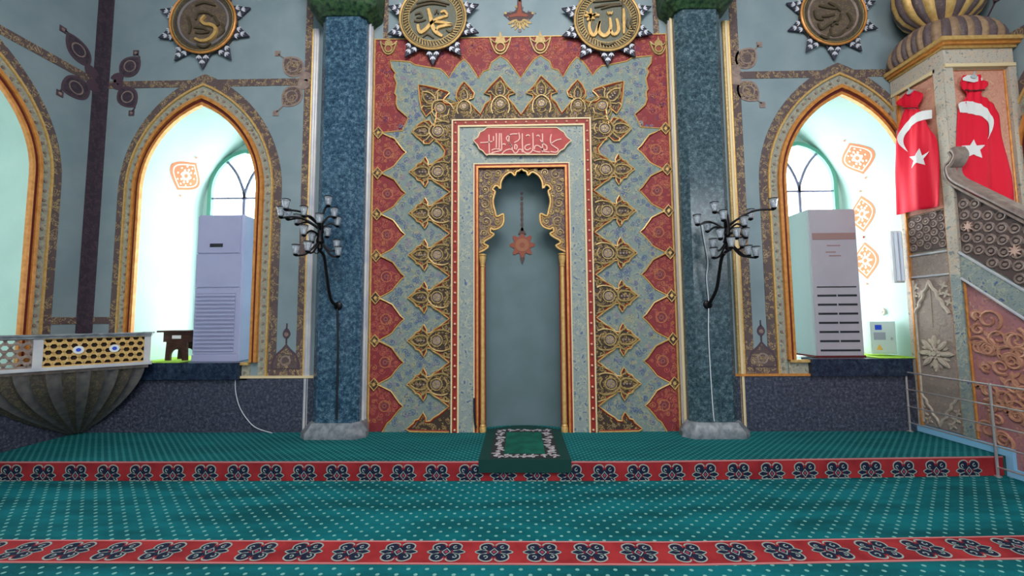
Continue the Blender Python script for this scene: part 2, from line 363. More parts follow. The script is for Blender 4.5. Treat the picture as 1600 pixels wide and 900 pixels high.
mb = MB()
bay(mb, XL, -2.1, -3.95, WA, B0); bay(mb, 2.07, XR, 3.84, WA, B0)
NX0, NX1, NZ1 = -.56, .535, 3.3
mb.rect(-2.1, NX0, PZ, NZ1, None, 0); mb.rect(NX1, 2.07, PZ, NZ1, None, 0); mb.rect(-2.1, 2.07, NZ1, WH, None, 0)
wb = st(mb.build('wall_back', [wall_m, reveal_m]))
mbl = MB(); fL = sideL(XL); LCY = -1.37
bay(mbl, LCY-1.6, 0, LCY, WA, fL); mbl.rect(-9, LCY-1.6, 0, WH, None, 0, fL); mbl.rect(LCY-1.6, PY, 0, PZ, None, 0, fL)
wl = st(mbl.build('wall_left', [wall_m, reveal_m]))
mbr = MB(); fR = sideR(XR)
bay(mbr, LCY-1.6, 0, LCY, WA, fR); mbr.rect(-9, LCY-1.6, 0, WH, None, 0, fR); mbr.rect(LCY-1.6, PY, 0, PZ, None, 0, fR)
wr = st(mbr.build('wall_right', [wall_m, reveal_m]))

def window(n, cx, fm, dep=DEP):
    a = WA; A = arch_pts(cx, a, ZS-.3, 1.1, 10, SILLZ+.001)     # lower glazed arch behind the tall reveal
    gx = cx-.10 if cx == -3.95 else (cx+.11 if cx > 0 else cx); a2 = .53; A = arch_pts(gx, a2, 3.36, 1.16, 12, SILLZ+.01)
    O = arch_pts(cx, a-.0, ZS, HR, 12, SILLZ+.002)
    mb = MB()
    # back screen wall between reveal arch and glazed arch (painted), then the frame
    k = len(A)
    for i in range(k-1):
        q = [mb.add(fm(*A[i], -dep)), mb.add(fm(*A[i+1], -dep)), mb.add(fm(*O[i+1], -dep)), mb.add(fm(*O[i], -dep))]; mb.face(q, 0)
    I = offset(A, -.055); mb.strip2(A, I, -dep-.02, -dep+.035, fm, False, 1)
    mb.rect(gx-a2+.02, gx+a2-.02, SILLZ+.012, SILLZ+.07, -dep-.02, -dep+.035, fm, 1)
    o = st(mb.build('window_%d' % n, [reveal_m, wframe_m]))
    cx, a = gx, a2; m2 = MB(); zt = 3.25
    m2.rect(cx-.02, cx+.02, SILLZ+.07, zt, -dep-.01, -dep+.02, fm)
    m2.rect(cx-a+.05, cx+a-.05, zt-.012, zt+.014, -dep-.01, -dep+.02, fm)
    for s in (-1, 1):
        m2.ribbon(cr([(cx, zt), (cx+s*.02, zt+.12), (cx+s*.1, zt+.32), (cx+s*.2, zt+.47), (cx+s*.3, zt+.57)], 4), .036, -dep-.01, -dep+.02, fm)
    m2.ribbon([(cx-a+.05, 2.1), (cx+a-.05, 2.1)], .026, -dep-.01, -dep+.02, fm)
    m2.build('glazing_bars', munt_m, o)
    g = MB(); P = offset(A, -.05); g.poly(P, -dep-.004, -dep, fm); g.build('pane', glass_m, o)
    return o
w1 = window(1, -3.95, B0); w2 = window(2, 3.84, B0); w3 = window(3, LCY, fL); w4 = window(4, LCY, fR)

# dado of dark granite under the windows and along the side walls, with sills
st(MB().rect(XL, -2.4, PZ, .8, .0, .03).rect(XL, -3.25, .78, .8, .0, .03).build('trim_1', dado_m))
st(MB().rect(2.4, XR, PZ, .8, .0, .03).build('trim_2', dado_m))
st(MB().rect(PY, 0, PZ, .8, .0, .03, fL).rect(-2.97, PY, 0, .8, 0, .03, fL).build('trim_3', dado_m))
st(MB().rect(PY, 0, PZ, .8, .0, .03, fR).rect(-2.97, PY, 0, .8, 0, .03, fR).build('trim_4', dado_m))
MB().rect(-4.62, -3.33, .79, .985, -.1, .07).build('marble_sill', sill_m, w1)
MB().rect(3.27, 4.4, .80, .995, -.1, .07).build('marble_sill', sill_m, w2)
def ledge(n, x0, x1, m): st(MB().rect(x0, x1, .8, .826, 0, .04).build('trim_%d' % n, m))
ledge(5, -3.33, -2.4, cream); ledge(6, 2.4, 3.27, amber); ledge(7, XL+.04, -4.62, cream)

# ------------------------------------------------------------------ painted and moulded arch surrounds
def surround(win, cx, fm, zb=.826, feet=(1, 1)):
    a = WA
    def prof(d): return arch_pts(cx, a+d, ZS, HR*(a+d*.93)/(a+d)+0, 14, zb if d > .07 else max(zb, SILLZ+.01))
    def ring(d0, d1, w0, w1, name, m):
        A, Bq = prof(d0), prof(d1); z = max(A[0][1], Bq[0][1])
        A[0] = (A[0][0], z); A[-1] = (A[-1][0], z); Bq[0] = (Bq[0][0], z); Bq[-1] = (Bq[-1][0], z)
        return MB().strip2(Bq, A, w0, w1, fm).build(name, m, win)
    ring(.0, .028, 0, .04, 'gold_moulding', amber)
    ring(.028, .058, 0, .03, 'maroon_fillet', dkred)
    ring(.058, .092, 0, .05, 'gold_moulding', amber)
    ring(.092, .185, 0, .012, 'scroll_band', dot_f)
    ring(.185, .205, 0, .03, 'gold_moulding', gold)
    ring(.205, .30, 0, .008, 'flower_band', band_f)
    P = prof(.14); b = MB(); L = 0; nxt = .06           # row of raised buds along the pale band
    for i in range(len(P)-1):
        (x0, z0), (x1, z1) = P[i], P[i+1]; l = hypot(x1-x0, z1-z0)
        while nxt < L+l:
            t = (nxt-L)/l; u, v = x0+(x1-x0)*t, z0+(z1-z0)*t
            b.poly(circ(u, v, .016, 8), .01, .022, fm, 0); nxt += .105
        L += l
    b.build('bud_row', taupe, win)
surround(w1, -3.95, B0); surround(w2, 3.84, B0); surround(w3, LCY, fL); surround(w4, LCY, fR)
# bottom returns of the surrounds beside the sills
for win, x0, x1 in ((w1, -3.33, -3.235+.0), (w2, 3.05, 3.27)):
    MB().rect(x0, x1, .955, .985, 0, .05).build('gold_moulding', gold, win)
    MB().rect(x0, x1, .826, .955, 0, .014).build('scroll_band', dot_f, win)

# ------------------------------------------------------------------ flat painted bands on the walls
tn = [8]
def trim(mb, m): o = st(mb.build('trim_%d' % tn[0], m)); tn[0] += 1; return o
TZ = 4.43
trim(MB().rect(XL+.1, -2.69, TZ-.045, TZ+.045, 0, .006), band_f)
trim(MB().rect(2.66, XR, TZ-.06, TZ+.03, 0, .006), band_f)
trim(MB().rect(-3.4, 0-.1, TZ-.05, TZ+.045, 0, .006, fL), band_f)
trim(MB().rect(-3.4, 0-.1, TZ-.05, TZ+.045, 0, .006, fR), band_f)
trim(MB().rect(XL, XL+.1, .83, WH, 0, .006), dkband_f); trim(MB().rect(-.1, 0, .83, WH, 0, .006, fL), dkband_f)
trim(MB().rect(XR-.1, XR, .83, WH, 0, .006), dkband_f); trim(MB().rect(-.1, 0, .83, WH, 0, .006, fR), dkband_f)
trim(MB().rect(-2.695, -2.61, .83, WH, 0, .007), band_f); trim(MB().rect(2.565, 2.66, .83, WH, 0, .007), band_f)
trim(MB().rect(-2.95, -2.69, .83, .90, 0, .007), band_f); trim(MB().rect(2.655, 2.84, .83, .90, 0, .007), band_f)
trim(MB().rect(XL+.1, -4.95, 1.45, 1.53, 0, .006), band_f); trim(MB().rect(-.36, -.1, 1.45, 1.53, 0, .006, fL), band_f)
trim(MB().rect(-1.72, -1.66, 4.93, WH, 0, .006), band_f); trim(MB().rect(1.63, 1.70, 4.93, WH, 0, .006), band_f)

def leaf(cx, cy, L, Wd, ang, n=10):
    P = []
    for i in range(n+1):
        t = i/n; P.append((t-.5, .5*sin(pi*t)**.7*(1-.25*t)))
    P += [(u, -v) for u, v in P[-2:0:-1]]
    return [(cx+u*L*cos(ang)-v*Wd*sin(ang), cy+u*L*sin(ang)+v*Wd*cos(ang)) for u, v in P]
def ornament(parent, fm, cx, cy, L, Wd, ang, dx, dy, mats=(band_f, plum)):
    """painted almond rosette with a small lozenge at its tip"""
    mb = MB(); mb.poly(leaf(cx, cy, L, Wd, ang), 0, .007, fm, 1); mb.poly(leaf(cx, cy, L*.84, Wd*.82, ang), 0, .009, fm, 0)
    mb.ribbon(circ(cx, cy, Wd*.24, 14), .014, 0, .011, fm, True, 2)
    t = (cx-cos(ang)*L*.46, cy-sin(ang)*L*.46)
    for i_, q_ in enumerate((-.5, 0, .5)): mb.poly(leaf(t[0]-.05*cos(ang+q_), t[1]-.05*sin(ang+q_), .18, .09, ang+q_), 0, .0078+.0004*i_, fm, 1)
    t = (cx+cos(ang)*L*.5, cy+sin(ang)*L*.5)
    mb.ribbon([t, (dx, dy)], .014, 0, .008, fm, False, 1)
    q = .042; mb.poly([(dx-q, dy), (dx, dy-q), (dx+q, dy), (dx, dy+q)] if abs(ang) > 9 else [(dx-q*.8, dy-q*.8), (dx+q*.8, dy-q*.8), (dx+q*.8, dy+q*.8), (dx-q*.8, dy+q*.8)], 0, .008, fm, 1)
    mb.poly(circ(dx, dy, .018, 8), 0, .0095, fm, 2)
    return mb.build('painted_rosette', [mats[0], mats[1], taupe], parent)
for (cx, cy), (dx, dy), an in ((W(204, 104), W(213, 83), .8), (W(200, 152), W(206, 177), -.9), (W(458, 104), W(434, 84), 2.4), (W(456, 151), W(431, 177), -2.3),
                               (W(1166, 91), W(1186, 70), .8), (W(1169, 143), W(1191, 164), -.8)):
    dk = cx < -4; ornament(wb, B0, cx, cy, .33, .30, an, dx, dy, (dkband_f, plum) if dk else (band_f, taupe))
for (cx, cy), (dx, dy), an in ((WX(122, 78, XL), WX(98, 46, XL), 2.3), (WX(118, 137, XL), WX(93, 146, XL), -2.5)):
    ornament(wl, fL, cx, cy, .36, .3, an, dx, dy, (dkband_f, plum))
ornament(wr, fR, -.28, TZ+.22, .32, .27, 2.3, -.5, TZ+.5, (dkband_f, plum))
def domeorn(cx, cz):
    mb = MB(); P = [(-.17, 0), (-.175, .07), (-.13, .17), (-.05, .24), (0, .30), (.05, .24), (.13, .17), (.175, .07), (.17, 0)]
    mb.poly([(cx+u, cz+v) for u, v in P], 0, .009, B0, 1); mb.poly([(cx+u*.85, cz+.012+v*.84) for u, v in P], 0, .011, B0, 0)
    mb.ribbon(circ(cx, cz+.1, .055, 14), .02, 0, .013, B0, True, 2); mb.ribbon([(cx, cz+.3), (cx, cz+.36)], .015, 0, .01, B0, False, 1)
    mb.poly(leaf(cx, cz+.42, .13, .1, pi/2), 0, .01, B0, 1); mb.poly(circ(cx, cz+.41, .025, 10), 0, .012, B0, 2); mb.ribbon([(cx, cz+.47), (cx, cz+.54)], .012, 0, .01, B0, False, 1)
    mb.build('painted_finial', [band_f, plum, taupe], wb)
domeorn(-2.815, .9); domeorn(2.755, .9)
# painted pendant on the wall above the mihrab
px = lambda L: WL([(770+a/9, b/9) for a, b in L])
mb = MB()
mb.poly(px([(345, -60), (410, -60), (405, 60), (420, 150), (470, 185), (520, 170), (560, 175), (575, 215), (550, 250), (500, 290), (460, 340), (420, 375), (385, 395), (340, 380), (280, 350), (250, 300), (200, 260), (180, 240), (150, 215), (175, 185), (240, 175), (300, 165), (340, 120)]), 0, .006, B0, 0)
mb.poly(px([(360, 100), (395, 100), (410, 190), (500, 215), (470, 240), (400, 235), (330, 235), (250, 250), (215, 225), (340, 190)]), 0, .008, B0, 1)
for a, b, r in ((180, 190, 18), (250, 175, 16), (500, 165, 14), (560, 190, 18), (600, 190, 10), (210, 250, 14), (290, 340, 16), (330, 375, 14), (450, 340, 18), (500, 290, 16), (378, 435, 26), (330, 100, 18), (420, 110, 14), (378, 10, 22)):
    mb.poly([W(770+(a+r*cos(t*pi/4))/9, (b+r*sin(t*pi/4))/9) for t in range(8)], 0, .009, B0, 3 if r != 18 else 2)
for i in range(7):
    t = -1.1+i*.37; c = W(770+378/9, 230/9); mb.poly(leaf(c[0]+.1*sin(t), c[1]-.03-.1*cos(t), .13, .045, t-pi/2), 0, .0085, B0, 2)
mb.ribbon([W(770+378/9, -8), W(770+378/9, 14)], .03, 0, .009, B0, False, 1)
mb.build('painted_pendant', [brownline, rust_p, oldgold, grey_p], wb)
# orange almond medallions painted on the window reveals
def almond(win, cx, side, zc, depth, L, Wd, ang=0.0):
    A = arch_pts(cx, WA, ZS, HR, 24, SILLZ)
    if side > 0: A = A[::-1]
    S_ = [0]
    for i in range(1, len(A)): S_.append(S_[-1]+hypot(A[i][0]-A[i-1][0], A[i][1]-A[i-1][1]))
    def at(s, d, w):
        s = max(0, min(s, S_[-1]-1e-4)); i = max(j for j in range(len(S_)) if S_[j] <= s); i = min(i, len(A)-2)
        t = (s-S_[i])/(S_[i+1]-S_[i]); u = A[i][0]+(A[i+1][0]-A[i][0])*t; v = A[i][1]+(A[i+1][1]-A[i][1])*t
        nx, nz = (A[i+1][1]-A[i][1]), -(A[i+1][0]-A[i][0]); l = hypot(nx, nz) or 1
        sg = 1 if side < 0 else -1
        return B0(u+sg*nx/l*w, v+sg*nz/l*w, -d)
    mb = MB()
    def fill(sc, w, mat):
        n = 14
        rows = []
        for i in range(n+1):
            t = i/n; hw = .5*sin(pi*t)**1.1*Wd*sc; s0 = zc+(t-.5)*L*sc
            row = []
            for j in range(5):
                q = -1+j*.5; ds, dd = (t-.5)*L*sc, q*hw
                row.append(mb.add(at(zc+ds*cos(ang)-dd*sin(ang), depth+ds*sin(ang)+dd*cos(ang), w)))
            rows.append(row)
        for i in range(n):
            for j in range(4): mb.face([rows[i][j], rows[i][j+1], rows[i+1][j+1], rows[i+1][j]], mat)
    fill(1, .004, 0); fill(.84, .006, 1); fill(.76, .008, 0); fill(.3, .010, 1)
    def dot(ds, dd, r, mat, w=.011):
        c = mb.add(at(zc+ds, depth+dd, w)); P = [mb.add(at(zc+ds+r*cos(k*pi/4), depth+dd+r*sin(k*pi/4), w)) for k in range(8)]
        for k in range(8): mb.face([c, P[k], P[(k+1) % 8]], mat)
    for k in range(8): dot(.09*cos(k*pi/4), .07*sin(k*pi/4), .018, 1, .012)
    for k in range(10): dot(.29*L*cos(k*pi/5+.3), .25*Wd*sin(k*pi/5+.3), .014, 1, .012)
    dot(0, 0, .03, 0, .013); dot(.62*L, 0, .016, 0); dot(-.62*L, 0, .016, 0)
    mb.build('painted_almond', [orange_p, peach_p], win)
ARCV = ZS-SILLZ
almond(w1, -3.95, -1, ARCV+.40, .53, .46, .52, .25)
almond(w2, 3.84, 1, ARCV+.52, .50, .46, .48, -.1); almond(w2, 3.84, 1, ARCV-.22, .62, .5, .38); almond(w2, 3.84, 1, ARCV-.85, .62, .5, .38)

# ------------------------------------------------------------------ marble pilasters
def pilaster(xc, m, label):
    t = thing('marble_pilaster', label, 'pilaster', (xc, 0, PZ), 'marble pilasters flanking the mihrab')
    hw, d, ch = .265, .25, .075
    plan = lambda hw, d, ch: [(xc-hw, 0), (xc-hw, -d+ch), (xc-hw+ch, -d), (xc+hw-ch, -d), (xc+hw, -d+ch), (xc+hw, 0)]
    MB().poly(plan(hw, d, ch), .3, 5.12, flat(0)).build('shaft', m, t)
    p = MB(); lv = [(PZ, hw+.10, d+.07, .09), (PZ+.06, hw+.10, d+.07, .09), (PZ+.16, hw+.02, d+.015, .065)]
    plan2 = lambda a, d, c: [(xc-hw-.03, 0), (xc-a, -.14), (xc-a, -d+c), (xc-a+c, -d), (xc+a-c, -d), (xc+a, -d+c), (xc+a, -.14), (xc+hw+.03, 0)]
    rings = [[p.add((x, y, z)) for x, y in plan2(a, b, c)] for z, a, b, c in lv]
    for A, Bq in zip(rings, rings[1:]):
        for j in range(8): p.face([A[j], A[(j+1) % 8], Bq[(j+1) % 8], Bq[j]])
    p.face(rings[0][::-1]); p.face(rings[-1]); p.build('plinth', plinth_m, t)
    c = MB(); lv = [(5.08, .02, .015, .06), (5.12, .06, .05, .08), (5.16, .12, .10, .09), (5.2, .14, .12, .1), (5.5, .16, .14, .12), (5.56, .2, .18, .12), (WH-.01, .2, .18, .12)]
    rings = [[c.add((x, y, z)) for x, y in plan(hw+a, d+b, ch_)] for z, a, b, ch_ in lv]
    for A, Bq in zip(rings, rings[1:]):
        for j in range(6): c.face([A[j], A[(j+1) % 6], Bq[(j+1) % 6], Bq[j]])
    c.face(rings[0][::-1]); c.face(rings[-1]); c.build('capital', cap_m, t)
    o_ = -1 if xc < 0 else 1                            # outer side faces the window bay, inner side the mihrab
    e = MB(); xo = (-2.566 if xc < 0 else 2.512)
    for k, dx in enumerate((-.03, .0, .03)): e.tube([(xo+o_*dx, -.012, PZ+.02), (xo+o_*dx, -.012, 5.1)], (.02, .024, .016)[k], 8, False, k)
    e.build('edge_moulding', [silverw, silverw, gold] if xc < 0 else [oldgold, cream, gold], t)
    e = MB(); xi = xc-o_*(hw+.012)
    for k, y in enumerate((-.014, -.055, -.10)): e.tube([(xi, y, PZ+.02), (xi, y, 5.1)], (.016, .022, .018)[k], 8, False, k)
    e.build('edge_moulding', [gold, silverw, silverw if xc < 0 else cream], t)
    return t
pilaster(-2.125, pil_m, 'tall blue marble pilaster left of the mihrab with a grey plinth')
pilaster(2.085, pil_m2, 'tall grey-green marble pilaster right of the mihrab, nearer the flags')

# ------------------------------------------------------------------ mihrab
XC = -.012
mh = thing('mihrab', 'tall carved and painted mihrab panel with red zigzag field and arched prayer niche', 'mihrab', (XC, 0, PZ))
PL, PR, PT = -1.825, 1.785, W(816, 59)[1]
def mirror(P): return [(2*XC-x, z) for x, z in P[::-1]]
MB().poly([(PL, PZ), (PL, PT), (PR, PT), (PR, PZ), (NX1, PZ), (NX1, NZ1), (NX0, NZ1), (NX0, PZ)], 0, .012).build('red_field', red_f, mh)
MB().ribbon([(PL+.008, PZ), (PL+.008, PT), (PR-.008, PT), (PR-.008, PZ)], .018, 0, .022).build('gold_border', gold, mh)
z0 = W(590, 209)[1]; z6 = W(590, 600)[1]; PIT = (z0-z6)/6; SX = 3.61/486           # metres per photo pixel across the panel
FE = -.85                                                                           # outer edge of the bead frame
zk = lambda k: z0-PIT*k
left_outer = WL([(597, 209), (630, 206), (639, 186), (630, 178), (623, 172), (620, 164), (621, 152), (618, 148), (620, 138), (621, 132), (617, 122), (619, 116), (613, 108), (611, 97)])
per_o = [(15, 0), (32, .12), (37, .16), (43, .28), (50, .42), (56, .5), (50, .58), (43, .70), (37, .82), (32, .87), (15, 1)]
lo = []
for k in range(6, -1, -1):
    for dx, t in per_o[::-1]:
        z = zk(k+t)
        if k == 6 and t > .98: continue
        lo.append((PL+dx*SX, z))
lo = [p for p in lo if p[1] > PZ+.01]
lo = [(lo[0][0]-.06, PZ)] + lo[:-1] + left_outer
top_outer = WL([(611, 97), (630, 98), (642, 99), (650, 104), (674, 108), (688, 110), (696, 116), (702, 124), (706, 118), (713, 107), (718, 101), (726, 95), (734, 103), (740, 112), (748, 125), (755, 114), (764, 111), (768, 100), (782, 90), (793, 97), (801, 107), (806, 114), (815, 124)])
outer = lo + top_outer[1:]
outer[-1] = (XC, outer[-1][1]); outer_full = outer + mirror(outer)[1:]
blue = MB().poly(outer_full + [(NX1, PZ), (NX1, NZ1), (NX0, NZ1), (NX0, PZ)], .008, .026)
random.seed(11)
def vine(mb, u, v, r, w, mat, n=14, wd=.007):
    mb.ribbon(spiral(u, v, r, 1.25, random.random()*6.3, n, random.choice((-1, 1)), .2), wd, w-.002, w+.0015, B0, False, mat)
    mb.poly(circ(u, v, r*.22, 6), None, w+.0018, B0, mat)
mids = [(0, 616), (.16, 626), (.3, 640), (.42, 656), (.5, 672), (.5, 690), (.58, 656), (.7, 640), (.84, 626)]
def field_pts():
    for k in range(-1, 7):
        for t_, p_ in mids:
            x, z = PL+(p_-579)*SX, zk(k+t_)
            if k == -1 and (t_ < .55 or p_ > 660): continue
            if z > PZ+.06: yield x, z
    for a_, b_ in ((632, 108), (644, 114), (660, 120), (678, 124), (692, 134), (632, 124), (644, 132), (632, 142), (646, 150), (634, 158), (648, 166), (642, 178), (656, 186), (712, 122), (726, 108), (726, 120), (740, 130), (748, 146), (750, 162), (762, 126), (774, 108), (784, 104), (796, 116), (808, 130), (812, 150), (710, 148)): yield W(a_, b_)
for x, z in list(field_pts()):
    for s_ in (-1, 1):
        for q_ in range(3):
            vine(blue, (x if s_ < 0 else 2*XC-x)+random.uniform(-.045, .045), z+random.uniform(-.035, .035), random.uniform(.02, .042), .0265+.0004*q_, random.choice((1, 1, 2, 3)))
blue.build('blue_field', [blue_f, newmat('slate_blue_vine', h(84, 98, 134), .6), newmat('straw_vine', h(158, 152, 120), .6), newmat('lilac_vine', h(134, 122, 140), .6)], mh)
rdv = MB()
for k in range(-1, 7):
    for s_ in (-1, 1):
        cx = PL+26*SX; cx = cx if s_ < 0 else 2*XC-cx; cz = zk(k+.5)
        if k >= 0:
            rdv.ribbon(circ(cx, cz, .062, 16), .010, .01, .0145, B0, True, 0); rdv.poly(circ(cx, cz, .04, 12), None, .0135, B0, 1); rdv.ribbon(circ(cx, cz, .022, 10), .008, .01, .015, B0, True, 2)
            for t_, p_ in ((.18, 590), (.3, 600), (.7, 600), (.82, 590), (.5, 622), (.42, 612), (.58, 612), (.38, 588), (.62, 588)):
                x = PL+(p_-579)*SX; vine(rdv, x if s_ < 0 else 2*XC-x, zk(k+t_), random.uniform(.02, .04), .0135, random.choice((0, 2, 2)))
for i in range(120):
    a_, b_ = random.uniform(590, 812), random.uniform(66, 92)
    x, z = W(a_, b_); vine(rdv, x if i % 2 else 2*XC-x, z, random.uniform(.02, .05), .0135, random.choice((0, 2, 2, 3)))
for i in range(60):
    x, z = W(random.uniform(588, 612), random.uniform(100, 195)); vine(rdv, x if i % 2 else 2*XC-x, z, random.uniform(.02, .045), .0135, random.choice((0, 2, 2, 3)))
rdv.build('red_field_vines', [newmat('amber_vine', h(176, 108, 72), .6), newmat('plum_heart', h(100, 58, 66), .6), newmat('coral_vine', h(176, 86, 74), .6), newmat('purple_vine', h(108, 56, 92), .6)], mh)
per_i = [(3, -.5), (13, -.39), (18, -.33), (27, -.25), (32, -.18), (38.5, -.17), (38.5, -.25), (43, -.37), (47, -.29), (50, -.22), (55.5, -.2), (58, -.13), (64, -.055), (69, 0),
         (64, .055), (58, .13), (55.5, .2), (50, .22), (47, .29), (43, .37), (38.5, .25), (38.5, .17), (32, .18), (27, .25), (18, .33), (13, .39), (3, .5)]
li = []
for k in range(7, 0, -1):
    for dx, t in per_i[::-1]:
        z = zk(k+t)
        if k < 7 and t > .49: continue
        if z > PZ+.005: li.append((FE-dx*SX, z))
li = [(FE-.02, PZ)] + li
cor = WL([(696, 238), (690, 230), (680, 219), (672, 227), (665, 227), (655, 218), (645, 209), (654, 198), (662, 193), (672, 191), (677, 198), (679, 200), (682, 190), (683, 178), (679, 174), (667, 185), (660, 174), (657, 158), (655, 136), (670, 138), (686, 142), (700, 146), (703, 149), (696, 156), (693, 161), (697, 164), (707, 166), (718, 163), (714, 157), (714, 149), (718.7, 139), (726, 131), (735, 140), (742, 149), (740, 156), (731, 160), (739, 168), (751, 181), (759, 165), (767, 159), (767, 152), (757, 149), (769, 135), (782, 122.7), (794, 139), (805, 149), (795, 152), (794, 157), (803, 167), (815, 182)])
inner = li[:-1] + cor; inner[-1] = (XC, inner[-1][1])
inner_full = inner + mirror(inner)[1:]
MB().poly(inner_full + [(NX1, PZ), (NX1, NZ1), (NX0, NZ1), (NX0, PZ)], .02, .045).build('umber_field', brown_f, mh)
ol = MB(); ol.tube2(outer_full, .009, .027, B0, 5); ol.tube2(inner_full, .0095, .047, B0, 5); ol.build('gold_outline', gold, mh)
ol2 = MB(); ol2.tube2(offset(inner_full, -.016), .006, .046, B0, 4); ol2.tube2(offset(outer_full, .016), .005, .012, B0, 4); ol2.build('red_outline', redp, mh)
# diamonds along both edges
for s in (-1, 1):
    for k in range(7):
        cz = zk(k); cx = PL+.072 if s < 0 else 2*XC-(PL+.072); q = .062
        d = MB(); P = [(cx-q, cz), (cx, cz-q*1.15), (cx+q, cz), (cx, cz+q*1.15)]
        d.poly(P, .01, .026, B0, 0); d.tube2(P, .009, .028, B0, 5, True, 1)
        P = [(cx-q*.35, cz), (cx, cz-q*.4), (cx+q*.35, cz), (cx, cz+q*.4)]; d.poly(P, .02, .034, B0, 1)
        d.build('diamond', [brown_f, gold], mh)
# palmettes: raised gold leaves and pearly hearts in every umber lobe
def palmette(cx, cz, ux, uz, sc, nm='palmette'):
    """cx,cz root on the frame; (ux,uz) unit vector to the tip"""
    T = lambda P: [(cx+(a*ux-b*uz)*sc, cz+(a*uz+b*ux)*sc) for a, b in P]
    m = MB()
    m.poly(T(circ(.165, 0, .05, 14, .048)), .04, .054, B0, 1); m.tube2(T(circ(.165, 0, .066, 14)), .008*sc, .05, B0, 5, True)
    for q in range(5): m.poly(T(circ(.165+.025*cos(q*1.257), .025*sin(q*1.257), .011, 6)), .05, .058, B0, 0)
    m.tube2(T(cr([(.03, -.10), (.10, -.12), (.2, -.10), (.265, -.03), (.265, .03), (.2, .10), (.10, .12), (.03, .10)], 4)), .011*sc, .05, B0, 5)
    m.tube2(T(cr([(.07, -.06), (.04, 0), (.07, .06)], 4)), .009*sc, .05, B0, 5)
    for s in (-1, 1):
        m.tube2(T(cr([(.27, .02*s), (.31, .055*s), (.40, .05*s), (.47, .0)], 4)), .012*sc, .05, B0, 5)
        m.tube2(T(cr([(.26, .05*s), (.30, .10*s), (.335, .12*s), (.33, .16*s)], 4)), .010*sc, .05, B0, 5)
        m.tube2(T(cr([(.02, .2*s), (.08, .18*s), (.16, .15*s), (.21, .12*s)], 4)), .008*sc, .049, B0, 4)
        m.tube2(T(spiral(.07, .16*s, .035, 1.1, 1.2, 10, s)), .007*sc, .049, B0, 4)
        m.tube2(T(cr([(.36, .075*s), (.40, .085*s), (.45, .04*s)], 4)), .007*sc, .049, B0, 4)
    for q in (.31, .345, .38): m.poly(T(circ(q, 0, .012, 8)), .04, .054, B0, 1)
    m.build(nm, [oldgold, taupe], mh)
for s in (-1, 1):
    for k in range(0, 7):
        palmette(FE if s < 0 else 2*XC-FE, zk(k), s, 0, 1.02)
    for (pxx, sc) in ((782, .92), (726, .72)):
        x = W(pxx, 185)[0]; palmette(x if s < 0 else 2*XC-x, W(pxx, 184)[1], 0, 1, sc)
    x, z = W(704, 186); palmette(x if s < 0 else 2*XC-x, z, s*.72, .69, 1.0)
# small crest palmettes above the panel
def crest(x, z, sc=1):
    m = MB(); T = lambda P: [(x+a*sc, z+b*sc) for a, b in P]
    m.tube2(T(cr([(-.13, .1), (-.1, .0), (-.06, -.08), (0, -.11), (.06, -.08), (.1, .0), (.13, .1)], 4)), .012, .02, B0, 5)
    m.tube2(T(circ(0, -.02, .055, 14)), .012, .022, B0, 5, True); m.poly(T(circ(0, -.02, .04, 12)), .005, .022, B0, 1)
    m.poly(T([(-.07, .03), (-.05, .1), (-.02, .12), (0, .19), (.02, .12), (.05, .1), (.07, .03)]), .005, .024, B0, 0)
    for s in (-1, 1): m.tube2(T(cr([(.02*s, .03), (.08*s, .05), (.13*s, .1)], 4)), .01, .022, B0, 5)
    m.build('crest_ornament', [oldgold, rust_p], mh)
for a, b in ((782, 73), (844, 72)): crest(*W(a, b))
for a, b in ((608, 76), (1028, 76)): crest(*W(a, b), .8)
# rectangular frames: bead frame, blue border, inner red frame
FT = W(816, 189)[1]
def frame(d0, d1, w1, name, m, w0=.02):
    x0, x1 = FE+d0, 2*XC-FE-d0; X0, X1 = FE+d1, 2*XC-FE-d1; b = MB()
    b.poly([(x0, PZ), (x0, FT-d0), (x1, FT-d0), (x1, PZ), (X1, PZ), (X1, FT-d1), (X0, FT-d1), (X0, PZ)], w0, w1); return b.build(name, m, mh)
frame(0, .017, .068, 'gold_bead_edge', cream); bf = frame(.017, .075, .058, 'bead_frame', redp); frame(.075, .095, .068, 'gold_bead_edge', cream)
r = .013; bead_m = newmat('pink_bead', h(226, 176, 146), .4)
cxl, cxr = FE+.046, 2*XC-FE-.046; zt = FT-.046; n = int((zt-PZ)/.121)
spots = [(x, zt-.121*i) for i in range(n+1) for x in (cxl, cxr)] + [(cxl+(cxr-cxl)*i/13, zt) for i in range(1, 13)]
b0 = None
for x, z in spots:
    if b0 is None: b0 = MB().lathe([(r*1.1, 0), (r, .012), (r*.5, .02), (0, .022)], (mh.location.x, -.058, mh.location.z), 8, axis='y').build('bead', bead_m, bf); o = b0
    else: o = b0.copy(); COL.objects.link(o)
    o.location = (x-mh.location.x, 0, z-mh.location.z)
IT = W(816, 257)[1]; IN = .262
b = MB(); x0, x1 = FE+.095, 2*XC-FE-.095; X0, X1 = FE+IN, 2*XC-FE-IN
b.poly([(x0, PZ), (x0, FT-.095), (x1, FT-.095), (x1, PZ), (X1, PZ), (X1, IT), (X0, IT), (X0, PZ)], .02, .05); b.build('blue_border', tile_f, mh)
def iframe(d0, d1, w1, name, m):
    x0, x1 = FE+IN+d0, 2*XC-FE-IN-d0; X0, X1 = FE+IN+d1, 2*XC-FE-IN-d1; b = MB()
    b.poly([(x0, PZ), (x0, IT-d0), (x1, IT-d0), (x1, PZ), (X1, PZ), (X1, IT-d1), (X0, IT-d1), (X0, PZ)], .0, w1); return b.build(name, m, mh)
